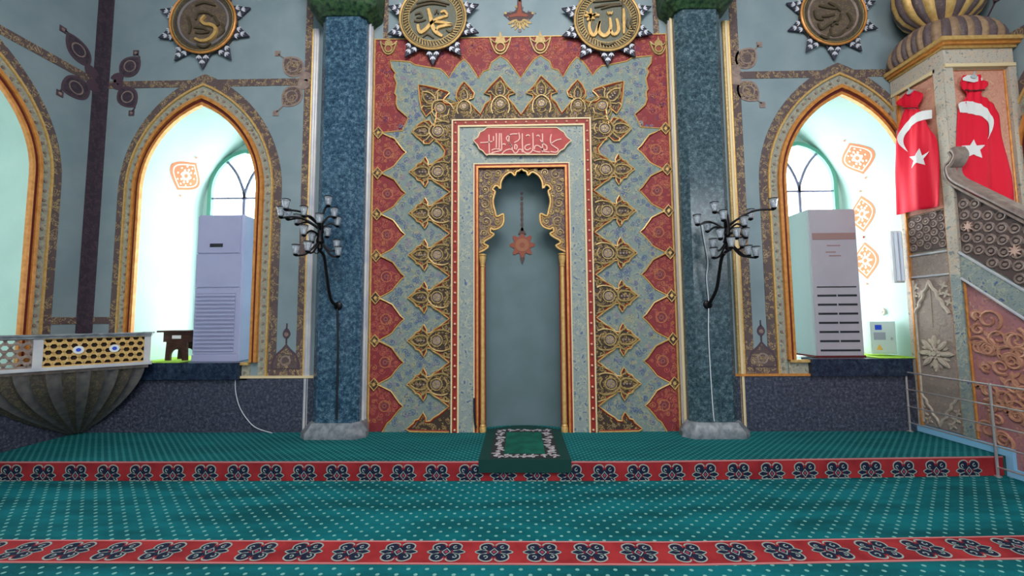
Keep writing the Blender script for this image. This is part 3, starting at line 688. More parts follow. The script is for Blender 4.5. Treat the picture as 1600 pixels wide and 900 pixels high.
iframe(0, .014, .062, 'cream_fillet', cream); iframe(.014, .036, .054, 'red_fillet', redp); iframe(.036, .058, .066, 'gold_fillet', amber); iframe(.058, .066, .05, 'red_fillet', dkred)
# plaque with inscription
q = WL([(741, 224.5), (748, 219), (751, 212), (757, 209), (762, 204.5), (869, 204.5), (875, 209), (880, 212), (884, 219), (891, 224.5), (884, 231), (880, 237), (874, 240), (869, 246), (760, 246), (755, 240), (750, 237), (747, 231)])
pq = MB().poly(q, .05, .085, B0, 0).tube2(q, .009, .086, B0, 5, True, 1).build('inscription_plaque', [m_noise('coral_red', [(.3, h(156, 46, 48)), (.7, h(176, 60, 60))], 12, .5), cream], mh)
strokes = [[(1215, 100), (1200, 170), (1210, 250), (1270, 300), (1320, 340), (1290, 380), (1200, 370)], [(1370, 175), (1290, 195), (1210, 245)], [(1075, 90), (1077, 250), (1075, 380)],
    [(1040, 185), (1080, 240), (1140, 285), (1135, 345), (1060, 325)], [(925, 80), (930, 220), (925, 330), (890, 385), (830, 395), (775, 360), (762, 250), (760, 90)],
    [(950, 335), (960, 285), (1010, 280), (1065, 320), (1095, 365), (1190, 380)], [(930, 350), (980, 372), (1045, 380)], [(895, 318), (835, 348), (800, 315), (820, 275), (885, 258)],
    [(705, 75), (718, 150), (700, 195), (635, 232)], [(685, 95), (600, 98), (550, 120), (512, 160), (545, 220), (575, 265), (600, 300)], [(560, 105), (552, 180), (556, 240)],
    [(440, 410), (490, 360), (555, 335), (605, 345), (640, 392), (685, 380), (705, 340), (750, 342), (762, 385)], [(605, 335), (592, 275), (560, 248)], [(640, 335), (648, 262), (682, 290), (660, 342)],
    [(240, 105), (243, 250), (245, 395)], [(105, 232), (200, 228), (295, 212)], [(355, 85), (357, 200), (355, 312)], [(405, 85), (402, 200), (400, 322)], [(432, 85), (436, 220), (440, 345)],
    [(280, 352), (330, 332), (400, 335), (432, 355), (360, 372), (280, 390)], [(200, 430), (260, 405), (330, 410), (430, 420)], [(310, 130), (312, 205)], [(450, 260), (480, 250), (500, 270)], [(820, 130), (850, 110), (880, 130)], [(980, 130), (1010, 115), (1030, 135)]]
lt = MB()
for s_ in strokes: lt.ribbon(cr(WL([(740+a/10, 200+b_/10) for a, b_ in s_], -.085), 5), .014, .08, .092)
lt.build('inscription', newmat('blush_letter', h(222, 170, 160), .5), pq)
# niche: rounded recess with half dome
ND = .24; nm = MB(); n = 16; rx = (NX1-NX0)/2-.005; cxn = (NX0+NX1)/2; rows = []
for z in (PZ, 1.0, 2.0, 2.9): rows.append([(cxn+rx*cos(pi*j/n), .02+ND*sin(pi*j/n), z) for j in range(n+1)])
for i in range(1, 6):
    t = pi/2*i/6; rows.append([(cxn+rx*cos(pi*j/n)*cos(t), .02+ND*sin(pi*j/n)*cos(t), 2.9+.5*sin(t)) for j in range(n+1)])
ids = [[nm.add(p) for p in r_] for r_ in rows]
for A, Bq in zip(ids, ids[1:]):
    for j in range(n): nm.face([A[j], A[j+1], Bq[j+1], Bq[j]])
nm.face(ids[-1])
ni = nm.build('niche', niche_m, mh)
pl = MB(); fb = back(.25); c = W(816, 383, .25)
pl.ribbon([(c[0], c[1]+.15), (c[0], 2.92)], .022, 0, .005, fb, False, 0)
for i in range(11): pl.poly(circ(c[0], c[1]+.2+i*.067, .018, 8, .024), 0, .007, fb, 0)
pl.poly([(c[0]+(.135+.03*cos(8*a))*cos(a), c[1]+(.135+.03*cos(8*a))*sin(a)) for a in [2*pi*i/48 for i in range(48)]], 0, .006, fb, 1)
pl.poly(circ(c[0], c[1], .085, 16), 0, .009, fb, 2); pl.poly(circ(c[0], c[1], .035, 10), 0, .011, fb, 1)
pl.poly([(c[0]-.05, c[1]+.14), (c[0], c[1]+.24), (c[0]+.05, c[1]+.14)], 0, .007, fb, 0); pl.poly([(c[0]-.03, c[1]-.16), (c[0], c[1]-.24), (c[0]+.03, c[1]-.16)], 0, .006, fb, 0)
pl.build('painted_lamp', [brownline, rust_p, newmat('dull_orange', h(150, 96, 70), .6)], ni)
# scalloped arch spandrel
AP = lambda L: WL([(740+a/5.625, 255+b_/5.625) for a, b_ in L])
sc_l = [(42, 790), (100, 765), (130, 735), (95, 715), (100, 690), (150, 660), (180, 630), (150, 610), (155, 575), (180, 590), (235, 570), (262, 530), (265, 470), (255, 455), (205, 475), (190, 430), (175, 370), (175, 320), (190, 260), (170, 240), (190, 210), (215, 210), (235, 235), (240, 180), (265, 130), (300, 100), (330, 90), (362, 118), (375, 85), (400, 75), (422, 55)]
sl = AP(sc_l); sl[-1] = (XC, sl[-1][1]); sl = cr(sl, 3); full = sl + mirror(sl)[1:]
fx0, fx1, fz = FE+IN+.066, 2*XC-FE-IN-.066, IT-.066
zb = sl[0][1]; full[0] = (fx0, zb); full[-1] = (fx1, zb)
sw = MB().poly(full + [(fx1, fz), (fx0, fz)], -.03, .03, B0, 0); spm, _ = (m_floral('mauve_scroll', h(92, 72, 78), h(156, 136, 118), h(166, 140, 92), h(66, 50, 58), 26, .6, .05), mh)

for s in (-1, 1):
    for (a, b_, r_, dr) in ((120, 115, 48, 1), (215, 95, 34, -1), (100, 240, 40, -1), (140, 180, 26, 1), (100, 365, 46, 1), (150, 300, 26, -1), (110, 520, 48, -1), (210, 520, 32, 1), (165, 440, 26, 1), (95, 620, 32, 1), (120, 430, 24, -1), (75, 700, 22, -1), (300, 75, 18, 1), (65, 160, 20, -1), (65, 300, 20, 1), (70, 450, 20, 1)):
        u, v = W(740+a/5.625, 255+b_/5.625); 
        if s > 0: u = 2*XC-u
        P = spiral(u, v, r_/5.625*.00757, 1.5, random.random()*6, 20, dr*s, .15)
        sw.tube2(P, [.008*(1-.4*i/20) for i in range(21)], .034, B0, 5, False, 1)
        sw.poly(circ(u, v, .009, 8), .03, .042, B0, 1)
spn = sw.build('arch_spandrel', [spm, oldgold], mh)
e = MB(); e.tube2(full, .013, .034, B0, 6); e.tube2(offset(full, .03), .006, .03, B0, 4); e.build('arch_edge', gold, spn)
# colonnettes
for s in (-1, 1):
    x = FE+IN+.105; x = x if s < 0 else 2*XC-x
    cap_t = W(756, 398)[1]; cz0 = .18
    g = MB().lathe([(.031, 0), (.031, .06), (.034, .07), (.025, .09), (.031, .11), (.026, .14), (.025, cap_t-cz0-.15)], (x, -.03, cz0), 14).build('colonnette', gold, mh)
    MB().lathe([(.026, 0), (.032, .01), (.026, .02), (.03, .04), (.042, .1), (.044, .125), (.036, .13), (.046, .142), (.046, .155)], (x, -.03, cap_t-.155), 14).lathe([(.04, 0), (.04, .05), (.034, .06)], (x, -.03, cz0), 14).build('capital_and_base', gold, g)
    MB().rect(x-.047 if s < 0 else x-.034, x+.034 if s < 0 else x+.047, PZ, cap_t, -.03, .012).build('red_backing', redp, g)

# ------------------------------------------------------------------ calligraphy medallions
def medallion(px, py, rp, tips, label, style, letters):
    cx, cz = W(px, py, -.06); cx0, cz0 = cx, cz; R = W(px+rp, py, -.06)[0]-cx
    fm = back(0); t = thing('calligraphy_medallion', label, 'medallion', (cx, 0, cz), 'calligraphy medallions along the top of the wall')
    for i in range(10):
        a = -pi/2+2*pi*i/10+tips
        T = lambda r, da: (cx+r*cos(a+da), cz+r*sin(a+da))
        m = MB(); P = [T(R*.97, -.25), T(R*1.46, 0), T(R*.97, .25)]
        m.poly(P, .012, .03, B0, 0); m.tube2(P, .008, .032, B0, 4, False, 0)
        for rr, da in ((1.1, -.1), (1.1, .1), (1.25, 0)):
            c = T(R*rr, da); ux, uz = cos(a), sin(a); q = R*.05
            for b_ in (-1, 0, 1):
                m.poly(leaf(c[0]+q*(.5*ux*abs(b_)*0 - b_*uz*.9), c[1]+q*(b_*ux*.9), q*2.6, q*.95, a+b_*.55+pi), .028, .042, B0, 1)
        m.build('star_point', [starp_m, jewel_m], t)
    MB().lathe([(0, .05), (R*.9, .05), (R*.93, .06), (R*1.0, .06), (R*1.0, 0), (0, 0)], (cx, -.001, cz), 48, axis='y').build('disc', dkbronze, t)
    rm = MB(); rm.tube([(cx+R*1.0*cos(2*pi*i/56), -.062, cz+R*1.0*sin(2*pi*i/56)) for i in range(56)], .014, 6, True, 0)
    rm.tube([(cx+R*.93*cos(2*pi*i/56), -.062, cz+R*.93*sin(2*pi*i/56)) for i in range(56)], .006, 5, True, 1); rm.build('rim', [gold if style else amber, oldgold], t)
    if style:
        d = MB()
        for i in range(60):
            a = 2*pi*i/60; T = lambda r, da: (cx+r*cos(a+da), cz+r*sin(a+da))
            d.ribbon([T(R*.76, 0), T(R*.9, .07)], .012, .045, .062, B0)
        d.tube([(cx+R*.74*cos(2*pi*i/56), -.055, cz+R*.74*sin(2*pi*i/56)) for i in range(56)], .008, 5, True); d.build('rope_border', oldgold, t)
        bgd = MB().lathe([(0, .056), (R*.72, .056), (R*.72, .04)], (cx, 0, cz), 40, axis='y'); bgd.build('ground', m_floral('grey_green_floral', h(104, 108, 100), h(128, 130, 124), h(110, 100, 70), h(76, 72, 62), 22, .6, .06), t)
    else:
        MB().lathe([(0, .056), (R*.72, .056), (R*.72, .04)], (cx, 0, cz), 40, axis='y').build('ground', m_floral('umber_scroll_ground', h(96, 82, 72), h(132, 114, 92), h(120, 100, 76), h(66, 56, 54), 15, .6, .06), t)
        MB().lathe([(R*.72, .055), (R*.76, .068), (R*.8, .055)], (cx, 0, cz), 48, axis='y').build('inner_ring', taupe if px > 800 else grey_p, t)
    l = MB(); k = 0
    for S_, wd, mt in letters:
        P = cr([W(a, b_, -.08) for a, b_ in S_], 6); n = len(P)-1
        ww = [wd*(.35+.65*sin(pi*min(max((i/n)*.9+.06, 0), 1))**.6) for i in range(n+1)]
        l.ribbon(P, ww, .05, .075+.006*mt, B0, False, mt)
    l.build('lettering', [metal_m, gold], t)
    if style: t.location.y -= .032                     # hung in front of the mihrab panel's top edge
    return t
q8 = lambda ox, L: [(ox+a/8.18, b_/8.18) for a, b_ in L]
thin = .022
lm = [(q8(600, [(570, 130), (600, 235), (622, 340), (655, 410), (700, 450), (752, 482)]), .05, 1), (q8(600, [(440, 330), (448, 395), (480, 432), (550, 385), (605, 320), (690, 262), (820, 222)]), .042, 1),
      (q8(600, [(640, 300), (740, 305), (875, 330)]), .034, 1), (q8(600, [(875, 335), (770, 350), (700, 370), (668, 412)]), .034, 1), (q8(600, [(730, 180), (780, 165), (820, 215)]), .03, 1)]
lm += [(q8(600, L), thin, 0) for L in ([(390, 280), (450, 290), (540, 265)], [(340, 170), (430, 100), (620, 60), (800, 90)], [(420, 60), (620, 20), (840, 70)], [(400, 200), (470, 180), (490, 230), (420, 240)], [(500, 490), (560, 450), (640, 500)], [(800, 390), (850, 420), (880, 380)], [(470, 0), (640, -60), (820, 0)], [(380, -60), (520, -100), (700, -110)], [(650, 200), (680, 150), (700, 190)])]
medallion(677, 30.5, 51, 0, 'round gold calligraphy medallion with star points above mihrab, left of the painted pendant', 1, lm)
la = [(q8(870, [(548, 285), (515, 375), (490, 450), (455, 468), (425, 430), (408, 350), (430, 270)]), .04, 1), (q8(870, [(548, 290), (530, 380), (545, 440), (600, 475), (655, 440), (682, 360), (672, 250)]), .044, 1),
      (q8(870, [(684, 400), (705, 450), (745, 455), (778, 410), (775, 330), (755, 258)]), .04, 1), (q8(870, [(845, 130), (850, 290), (850, 450)]), .034, 1), (q8(870, [(640, 170), (655, 200), (670, 180), (688, 200), (705, 165)]), .02, 1),
      (q8(870, [(350, 220), (430, 215), (540, 215)]), .035, 1), (q8(870, [(430, 130), (428, 220), (420, 300)]), .03, 1), (q8(870, [(370, 170), (440, 230), (500, 190)]), .028, 1), (q8(870, [(380, 280), (420, 250), (480, 260)]), .028, 1)]
la += [(q8(870, L), thin, 0) for L in ([(480, 110), (620, 80), (800, 60)], [(560, 130), (700, 90), (830, 80)], [(830, 0), (840, 150), (830, 300)], [(900, 250), (890, 320), (915, 380)], [(460, 40), (640, 20), (800, 10)], [(560, 560), (650, 585), (740, 550)], [(960, 230), (940, 300), (970, 380)], [(480, -40), (640, -80), (820, -50)], [(940, 420), (960, 460), (940, 500)])]
medallion(948, 33.5, 50.5, 0, 'round gold calligraphy medallion with star points above mihrab, right of the painted pendant', 1, la)
q2 = lambda L: [(240+a/8.18, b_/8.18) for a, b_ in L]
lw = [(q2([(520, 485), (600, 515), (700, 495), (775, 420), (785, 350), (730, 310), (650, 300), (600, 250), (650, 190)]), .04, 1)] + [(q2(L), .026, 0) for L in ([(530, 240), (560, 160), (680, 150), (740, 190)], [(520, 400), (600, 410), (700, 400)], [(500, 340), (620, 350), (700, 390)], [(760, 190), (820, 290), (780, 320)], [(540, 560), (640, 590), (720, 540)], [(420, 200), (460, 320), (440, 420)], [(860, 280), (890, 380), (800, 480)], [(520, 60), (640, 20), (780, 60)], [(460, -40), (640, -90), (800, -30)])]
medallion(316.7, 33, 51, .0, 'dark bronze calligraphy medallion with star points above the left window', 0, lw)
q3 = lambda L: [(1220+a/8.18, b_/8.18) for a, b_ in L]
lr = [(q3(L), .03, 0) for L in ([(490, 290), (530, 360), (620, 300), (760, 230), (780, 160)], [(650, 350), (660, 440), (760, 430), (830, 360)], [(660, 330), (700, 280), (750, 300)], [(440, 120), (470, 220), (560, 240)], [(620, 20), (700, 60), (780, 130)], [(500, 60), (600, 80), (720, 100)], [(860, 150), (920, 260), (860, 350)], [(520, 440), (600, 470), (640, 400)], [(480, -40), (640, -110), (820, -60)], [(540, 200), (620, 190), (700, 170)])]
medallion(1302.5, 22, 50.5, 0, 'dark bronze calligraphy medallion with star points above the right window', 0, lr)

# ------------------------------------------------------------------ wall sconces with glass cups
def sconce(label, stem, hub, cups, sgn):
    bx, bz = W(*stem[0], -.27); t = thing('wall_sconce', label, 'sconce', (bx, -.25, bz), 'iron wall sconces on the pilasters')
    n = len(stem); P = []
    for i, (a, b_) in enumerate(stem):
        Y = -.27-.33*(i/(n-1))**.8; x, z = W(a, b_, Y); P.append((x, Y, z))
    MB().tube(cr(P, 5), .017, 8).lathe([(.05, 0), (.045, .015), (.02, .03)], (bx, -.25, bz), 14, axis='y').build('stem', black_m, t)
    hx, hz = W(*hub, -.6); H = Vector((hx, -.6, hz))
    hb = MB().lathe([(.01, -.10), (.03, -.07), (.022, -.03), (.045, 0), (.03, .05), (.03, .2), (.02, .28), (.005, .3)], tuple(H), 12); 
    s_ = spiral(hx-.03, hz-.1, .04, 1.2, 0, 16, 1, .3); hb.tube([(a, -.6, b_) for a, b_ in s_], .006, 5)
    hb.build('hub', black_m, t)
    for i, (a, b_, dep) in enumerate(cups):
        Y = -dep; x, z = W(a, b_, Y); top = Vector((x, Y, z+.02))
        d = Vector((x-hx, Y+.6, 0)); base = Vector((x, Y, z-.075))
        hang = (i % 2 == 0)
        st_ = H+Vector((0, 0, .02+.2*min(max((z-hz)/.5, 0), 1)))
        mid = st_.lerp(base, .55)+Vector((0, 0, .05 if z > hz+.05 else -.06))
        P = cr([tuple(st_), tuple(mid), tuple(base+Vector((0, 0, -.012)))], 6)
        br = MB().tube(P, .0105, 6).lathe([(.004, -.02), (.02, -.012), (.026, 0), (.02, .006)], tuple(base), 10)
        br.tube([(x+.037*cos(2*pi*k/14), Y+.037*sin(2*pi*k/14), z+.022) for k in range(14)], .0055, 5, True)
        br.build('branch', black_m, t)
        g = MB().lathe([(.018, 0), (.026, .012), (.030, .04), (.036, .075), (.041, .097), (.038, .097), (.032, .075), (.026, .04), (.02, .014), (.0, .008)], tuple(base), 14).build('glass_cup', cup_m, t)
        MB().lathe([(.012, .01), (.012, .045), (.009, .06), (0, .068)], tuple(base), 8).build('bulb', bulb_m, g)
L4 = lambda ox, oy, L: [(ox+a/4.2875, oy+b_/4.2875, d) for a, b_, d in L]
sconce('black iron wall sconce with glass cups on the left blue pilaster', [(527, 478), (518, 470), (513, 450), (509, 420), (506, 400), (500, 392)], (500, 378),
       L4(420, 290, [(115, 108, .85), (82, 160, .8), (128, 175, .7), (190, 210, .65), (235, 155, .75), (400, 88, .6), (440, 165, .55), (460, 225, .5), (340, 205, .8), (235, 282, .8), (392, 295, .6), (262, 390, .85), (182, 412, .75), (455, 378, .5), (465, 425, .55), (290, 330, .65)]), -1)
sconce('black iron wall sconce with glass cups on the right green-grey pilaster', [(1107, 476), (1113, 466), (1120, 450), (1124, 425), (1128, 402), (1136, 392)], (1137, 378),
       L4(1060, 290, [(240, 128, .7), (125, 212, .6), (192, 258, .55), (300, 182, .75), (280, 305, .8), (232, 372, .6), (235, 432, .65), (352, 362, .85), (440, 222, .75), (388, 300, .8), (450, 300, .6), (425, 362, .55), (468, 418, .7), (518, 425, .75), (636, 102, .8), (482, 175, .6)]), 1)

# ------------------------------------------------------------------ window-sill things
def ac(x0, x1, y0, dep, z0, z1, label, kind):
    ac_p = ac2_m if kind else ac_m; t = thing('air_conditioner', label, 'air conditioner', ((x0+x1)/2, y0+dep/2, z0), 'air conditioners on the window sills'); H_ = z1-z0; f = back(y0)
    b = MB(); r = .02; b.poly([(x0+r, y0), (x1-r, y0), (x1, y0+r), (x1, y0+dep), (x0, y0+dep), (x0, y0+r)], z0, z1, flat(0)); b.build('body', acside_m if kind else ac_p, t)
    fp = MB()
    if kind == 0:
        fp.rect(x0+.012, x1-.03, z0+H_*.735, z1-.02, -.002, .012, f); fp.rect(x0+.008, x1-.012, z0+H_*.5, z0+H_*.728, -.002, .012, f); fp.rect(x0+.008, x1-.012, z0+.09, z0+H_*.495, -.002, .006, f); fp.rect(x0+.004, x1-.006, z0, z0+.075, -.002, .012, f); fp.build('front_panel', ac_p, t)
        g = MB()
        for i in range(15):
            z = z0+.12+i*.048; g.poly([(x0+.03, z), (x1-.06, z), (x1-.06, z+.026), (x0+.03, z+.026)], .004, .016, f, 0); g.rect(x0+.03, x1-.06, z+.026, z+.034, .0, .0075, f, 1)
        g.build('louvre_grille', [ac_p, slit_m], t)
        MB().rect(x0+.17, x0+.33, z0+H_*.775, z0+H_*.8, 0, .016, f).build('display', dark_m, t)
    else:
        fp.rect(x0+.01, x1-.01, z0+.02, z1-.01, -.002, .012, f); fp.build('front_panel', ac_p, t)
        g = MB()
        for i in range(8):
            z = z0+.07+i*.108
            if i in (0, 7): g.rect(x0+.05, x1-.05, z, z+.014+.008*(i == 0), .008, .0145, f)
            else:
                m_ = (x0+x1)/2; g.rect(x0+.05, m_-.008, z, z+.024, .008, .0145, f); g.rect(m_+.008, x1-.05, z, z+.024, .008, .0145, f)
        g.build('outlet_slots', dark_m, t)
        MB().rect(x0+.03, x1-.02, z0+H_*.79, z0+H_*.835, .008, .016, f).build('display', disp_m, t)
        l = MB(); l.rect(x0+.2, x0+.36, z0+H_*.745, z0+H_*.752, .008, .0135, f); l.rect(x0+.18, x0+.3, z0+H_*.70, z0+H_*.708, .008, .0135, f); l.rect(x0+.22, x0+.36, z0+H_*.675, z0+H_*.683, .008, .0135, f); l.build('badge', disp_m, t)
        MB().box(x0-.012, x1+.012, y0-.01, y0+dep, z0, z0+.02).build('base_tray', dkred, t)
    return t
ac(-4.045, -3.47, .12, .34, .985, 2.79, 'white floor-standing air conditioner with fine louvres on the left window sill', 0)
ac(3.46, 4.025, .12, .34, .995, 2.775, 'white floor-standing air conditioner with dark slots on the right window sill', 1)
def cloth(x0, x1, y0, y1, z, name, label):
    mb = MB(); n = 14; rows = []
    for i in range(n+1):
        x = x0+(x1-x0)*i/n; rows.append([mb.add((x, y0+(y1-y0)*j/6, z+.006+.004*sin(i*1.7+j*2))) for j in range(7)])
    for i in range(n):
        for j in range(6): mb.face([rows[i][j], rows[i][j+1], rows[i+1][j+1], rows[i+1][j]])
    k = len(mb.v); bot = [[mb.add((v[0], v[1], z+.0015)) for v in mb.v[i*7:(i+1)*7]] for i in range(n+1)]
    for i in range(n):
        for j in range(6): mb.face([bot[i][j], bot[i+1][j], bot[i+1][j+1], bot[i][j+1]])
    for i in range(n):
        for j in (0, 6): mb.face([rows[i][j], rows[i+1][j], bot[i+1][j], bot[i][j]])
    for i in (0, n):
        for j in range(6): mb.face([rows[i][j], rows[i][j+1], bot[i][j+1], bot[i][j]])
    o = mb.build(name, cloth_green); o['label'] = label; o['category'] = 'cloth'
cloth(-4.64, -4.06, -.05, .85, .985, 'sill_cloth', 'lime green cloth on the left window sill under the small dark stand')
cloth(4.045, 4.52, -.05, .85, .995, 'sill_cloth', 'lime green cloth on the right window sill below the electrical box')
t = thing('reading_stand', 'small dark wooden reading stand with arched legs beside the left air conditioner', 'stand', (-4.25, .2, .996))
x0, x1, zt, zb = -4.40, -4.09, 1.36, .996
MB().box(x0-.07, x1+.04, .09, .36, zt-.022, zt).build('top', wood_m, t)
MB().box(x0-.01, x1, .12, .33, zt-.14, zt-.022).build('apron', wood_m, t)
for yy in (.12, .30):
    a = []
    for i in range(11): a.append(((x0+x1)/2+.075*cos(pi*i/10), zb+.06+.075*sin(pi*i/10)))
    MB().poly([(x0+.02, zb), (x0+.03, zt-.14), (x1-.03, zt-.14), (x1-.02, zb), ((x0+x1)/2+.075, zb)]+a+[((x0+x1)/2-.075, zb)], 0, .03, back(yy+.03)).build('leg_panel', wood_m, t)
MB().rect(x0+.1, x0+.21, zt-.1, zt-.06, 0, .003, back(.12)).build('label_sticker', white_m, t)
# electrical box on the right reveal wall
t = thing('electrical_box', 'pale enamel electrical box with blue sticker right of the slotted air conditioner', 'electrical box', (4.5, .5, 1.02))
bx0, bx1, by, bz0, bz1 = 4.20, 4.50, .22, 1.02, 1.41
MB().box(bx0, bx1, by, by+.14, bz0, bz1).build('case', box_m, t)
fbx = back(by); MB().rect(bx0+.012, bx1-.012, bz0+.012, bz1-.012, 0, .008, fbx).build('door', box_m, t)
MB().rect(bx0+.05, bx0+.13, bz1-.10, bz1-.04, .006, .010, fbx).build('blue_sticker', bluest, t); MB().rect(bx0+.03, bx0+.17, bz1-.22, bz1-.13, .006, .010, fbx).build('grey_sticker', greyst, t)
MB().poly([(bx0+.05, bz0+.05), (bx0+.13, bz0+.05), (bx0+.09, bz0+.12)], .006, .010, fbx).build('warning_sticker', yellowst, t); MB().rect(bx1-.07, bx1-.05, bz0+.17, bz0+.2, .006, .02, fbx).build('latch', acside_m, t)
t = thing('wall_switch', 'small round beige switch on the reveal above the electrical box', 'switch', (4.5, .4, 1.5))
sx_, sz_ = WX(1378, 487, 4.545); MB().tube([(4.555, sx_, sz_), (4.53, sx_, sz_)], .05, 16).build('plate', newmat('beige_plastic', h(214, 200, 186), .5), t); MB().tube([(4.535, sx_, sz_), (4.52, sx_, sz_)], .025, 12).build('knob', white_m, t)
t = thing('tube_lamp', 'slim vertical blue-white tube lamp between the right window and the minbar', 'lamp', (4.36, -.03, 1.87))
MB().rect(4.30, 4.42, 1.86, 2.47, 0, .03).build('backplate', white_m, t)
MB().tube([(4.335, -.05, 1.88), (4.335, -.05, 2.45)], .018, 10).tube([(4.385, -.05, 1.88), (4.385, -.05, 2.45)], .018, 10).build('tube', tube_m, t)
def cable(pts, r, m, label):
    o = MB().tube(cr(pts, 6), r, 6).build('cable', m); o['label'] = label; o['category'] = 'cable'; return o
cb = [(368, 588), (368, 610), (374, 635), (386, 655), (402, 668)]
cable([(W(a, b_, -.045)[0], -.045 if i < 4 else -.06, max(W(a, b_, -.045)[1], PZ+.006)) for i, (a, b_) in enumerate(cb)]+[(-2.9, -.08, PZ+.006)], .005, cable_m, 'thin white cable hanging from left air conditioner sill down the dark dado')
cb = [(1096, 350), (1102, 385), (1106, 410), (1104, 435), (1107, 470), (1107, 520), (1110, 580), (1114, 640), (1116, 658)]
cable([(W(a, b_, -.262)[0], -.262, W(a, b_, -.262)[1]) for a, b_ in cb], .006, cable_m, 'thin pale cable running down the right pilaster from its sconce')
cb = [(527, 482), (528, 540), (527, 600), (526, 655)]
cable([(W(a, b_, -.262)[0], -.262, W(a, b_, -.262)[1]) for a, b_ in cb], .011, dkcable, 'dark cable running down the left blue pilaster from its sconce')
cb = [(741, 622), (741, 640), (742, 660), (744, 668)]
cable([(W(a, b_, -.08)[0], -.08, max(W(a, b_, -.08)[1], PZ+.016)) for a, b_ in cb], .012, dkcable, 'short black cable against the left jamb of the mihrab')

# ------------------------------------------------------------------ prayer rug
t = thing('prayer_rug', 'dark green prayer rug with white flower border lying before the niche and over the step', 'rug', (-.01, -.5, PZ))
rx0, rx1, ry0, ry1 = -.436, .412, .02, PY-.018
def rugmap(u, v, w):      # u across, v along from the niche, folding down over the step edge
    L = ry0-ry1
    if v <= L: return (u, ry0-v, PZ+.008+w)
    return (u, ry1-w, PZ+.008-(v-L))
Lr = ry0-ry1; Lt = Lr+.105
def rq(u0, u1, v0, v1, w0, w1, mb, mat=0):
    vs = [v0]+([Lr] if v0 < Lr < v1 else [])+[v1]
    for a, b_ in zip(vs, vs[1:]): mb.poly([(u0, a), (u1, a), (u1, b_), (u0, b_)], w0, w1, rugmap, mat)
m = MB(); rq(rx0, rx1, 0, Lt, -.007, .008, m); m.poly([(rx0+.004, .001)]+[(rx0+.004+(rx1-rx0-.008)*i/12, -.17*sin(pi*i/12)) for i in range(1, 12)]+[(rx1-.004, .001)], -.007, .008, rugmap); base_mb = m
m = MB(); rq(rx0+.10, rx1-.10, .02, Lr-.03, .008, .011, m); m.build('border_ground', rugd, t, False)
m = MB(); rq(rx0+.23, rx1-.23, .14, Lr-.15, .011, .014, m); m.build('centre_field', rugc, t, False)
m = base_mb
def flower(u, v, s):
    for k in range(5):
        a = random.random()*6; m.poly(leaf(u+s*.55*cos(a), v+s*.55*sin(a), s*1.0, s*.5, a+.6, 5), None, .0125+.0004*k, rugmap, 1)
    m.poly(circ(u, v, s*.3, 8), None, .0148, rugmap, 2)
for i in range(11):
    v = .06+i*(Lr-.15)/10
    for u in (rx0+.165, rx1-.165): flower(u+random.uniform(-.02, .02), v, .058)
for i in range(1, 6):
    u = rx0+.18+i*(rx1-rx0-.36)/6
    for v in (.06, Lr-.09): flower(u, v, .055)
m.build('pile', [rugb, rugw, rugp], t, False)

# ------------------------------------------------------------------ corner pulpit (left)
t = thing('corner_pulpit', 'corner preacher pulpit with gold lattice parapet and ribbed stone bowl at far left', 'pulpit', (XL, 0, PZ))
A_ = Vector((-4.315, -.145)); B_ = Vector((-5.22, -1.075)); dv = (B_-A_); Ln = dv.length; dv.normalize(); nv = Vector((-dv.y, dv.x))
if nv.dot(Vector((1, -1))) < 0: nv = -nv
def fP(u, v, w): p = A_+dv*u+nv*w; return (p.x, p.y, v)
out = [(XL+.02, -.01), (-4.47, -.01), (A_.x, A_.y), (B_.x, B_.y), (XL+.02, -1.12)]
def ringpoly(d):  # offset of the front outline
    return [(XL+.02, -.01), (-4.47+d, -.01), (A_.x+d*1.0, A_.y-d*.2), (B_.x+d*.25, B_.y-d), (XL+.02, -1.12-d)]
MB().poly(ringpoly(.03), .985, 1.02, flat(0)).build('lower_rim', silverw, t)
MB().poly(ringpoly(-.02), .95, .99, flat(0)).build('floor_slab', taupe, t)
rim = MB()
P = [(-4.455, -.03), (A_.x-.01, A_.y+.005), (B_.x, B_.y+.02), (XL+.03, -1.10)]
rim.ribbon(P, .11, 1.335, 1.352, flat(0)); rim.ribbon(P, .08, 1.31, 1.336, flat(0)); rim.build('top_rim', plinth_m, t)
U = lambda px_, py_: ((Vector((0, 0)) - Vector((0, 0))).x)
def upx(px_):
    d = ray(px_, 545); n_ = nv; k = (A_-Vector((CAM.x, CAM.y))).dot(n_)/(Vector((d.x, d.y)).dot(n_)); p = Vector((CAM.x, CAM.y))+Vector((d.x, d.y))*k; return (p-A_).dot(dv)
ulat0, ulat1 = upx(225), upx(68); ub0, ub1 = upx(52), Ln-.02
for a, b_ in ((.0, ulat0), (ulat1, ub0)): MB().rect(a, b_, 1.02, 1.312, -.05, .012, fP).build('parapet_post', silverw, t)
rs = MB(); rs.poly([(-4.45, -.03), (A_.x-.02, A_.y+.0)][:2]+[(A_.x-.05, A_.y+.03), (-4.49, -.03)], 1.02, 1.312, flat(0)); rs.build('return_panel', silverw, t)
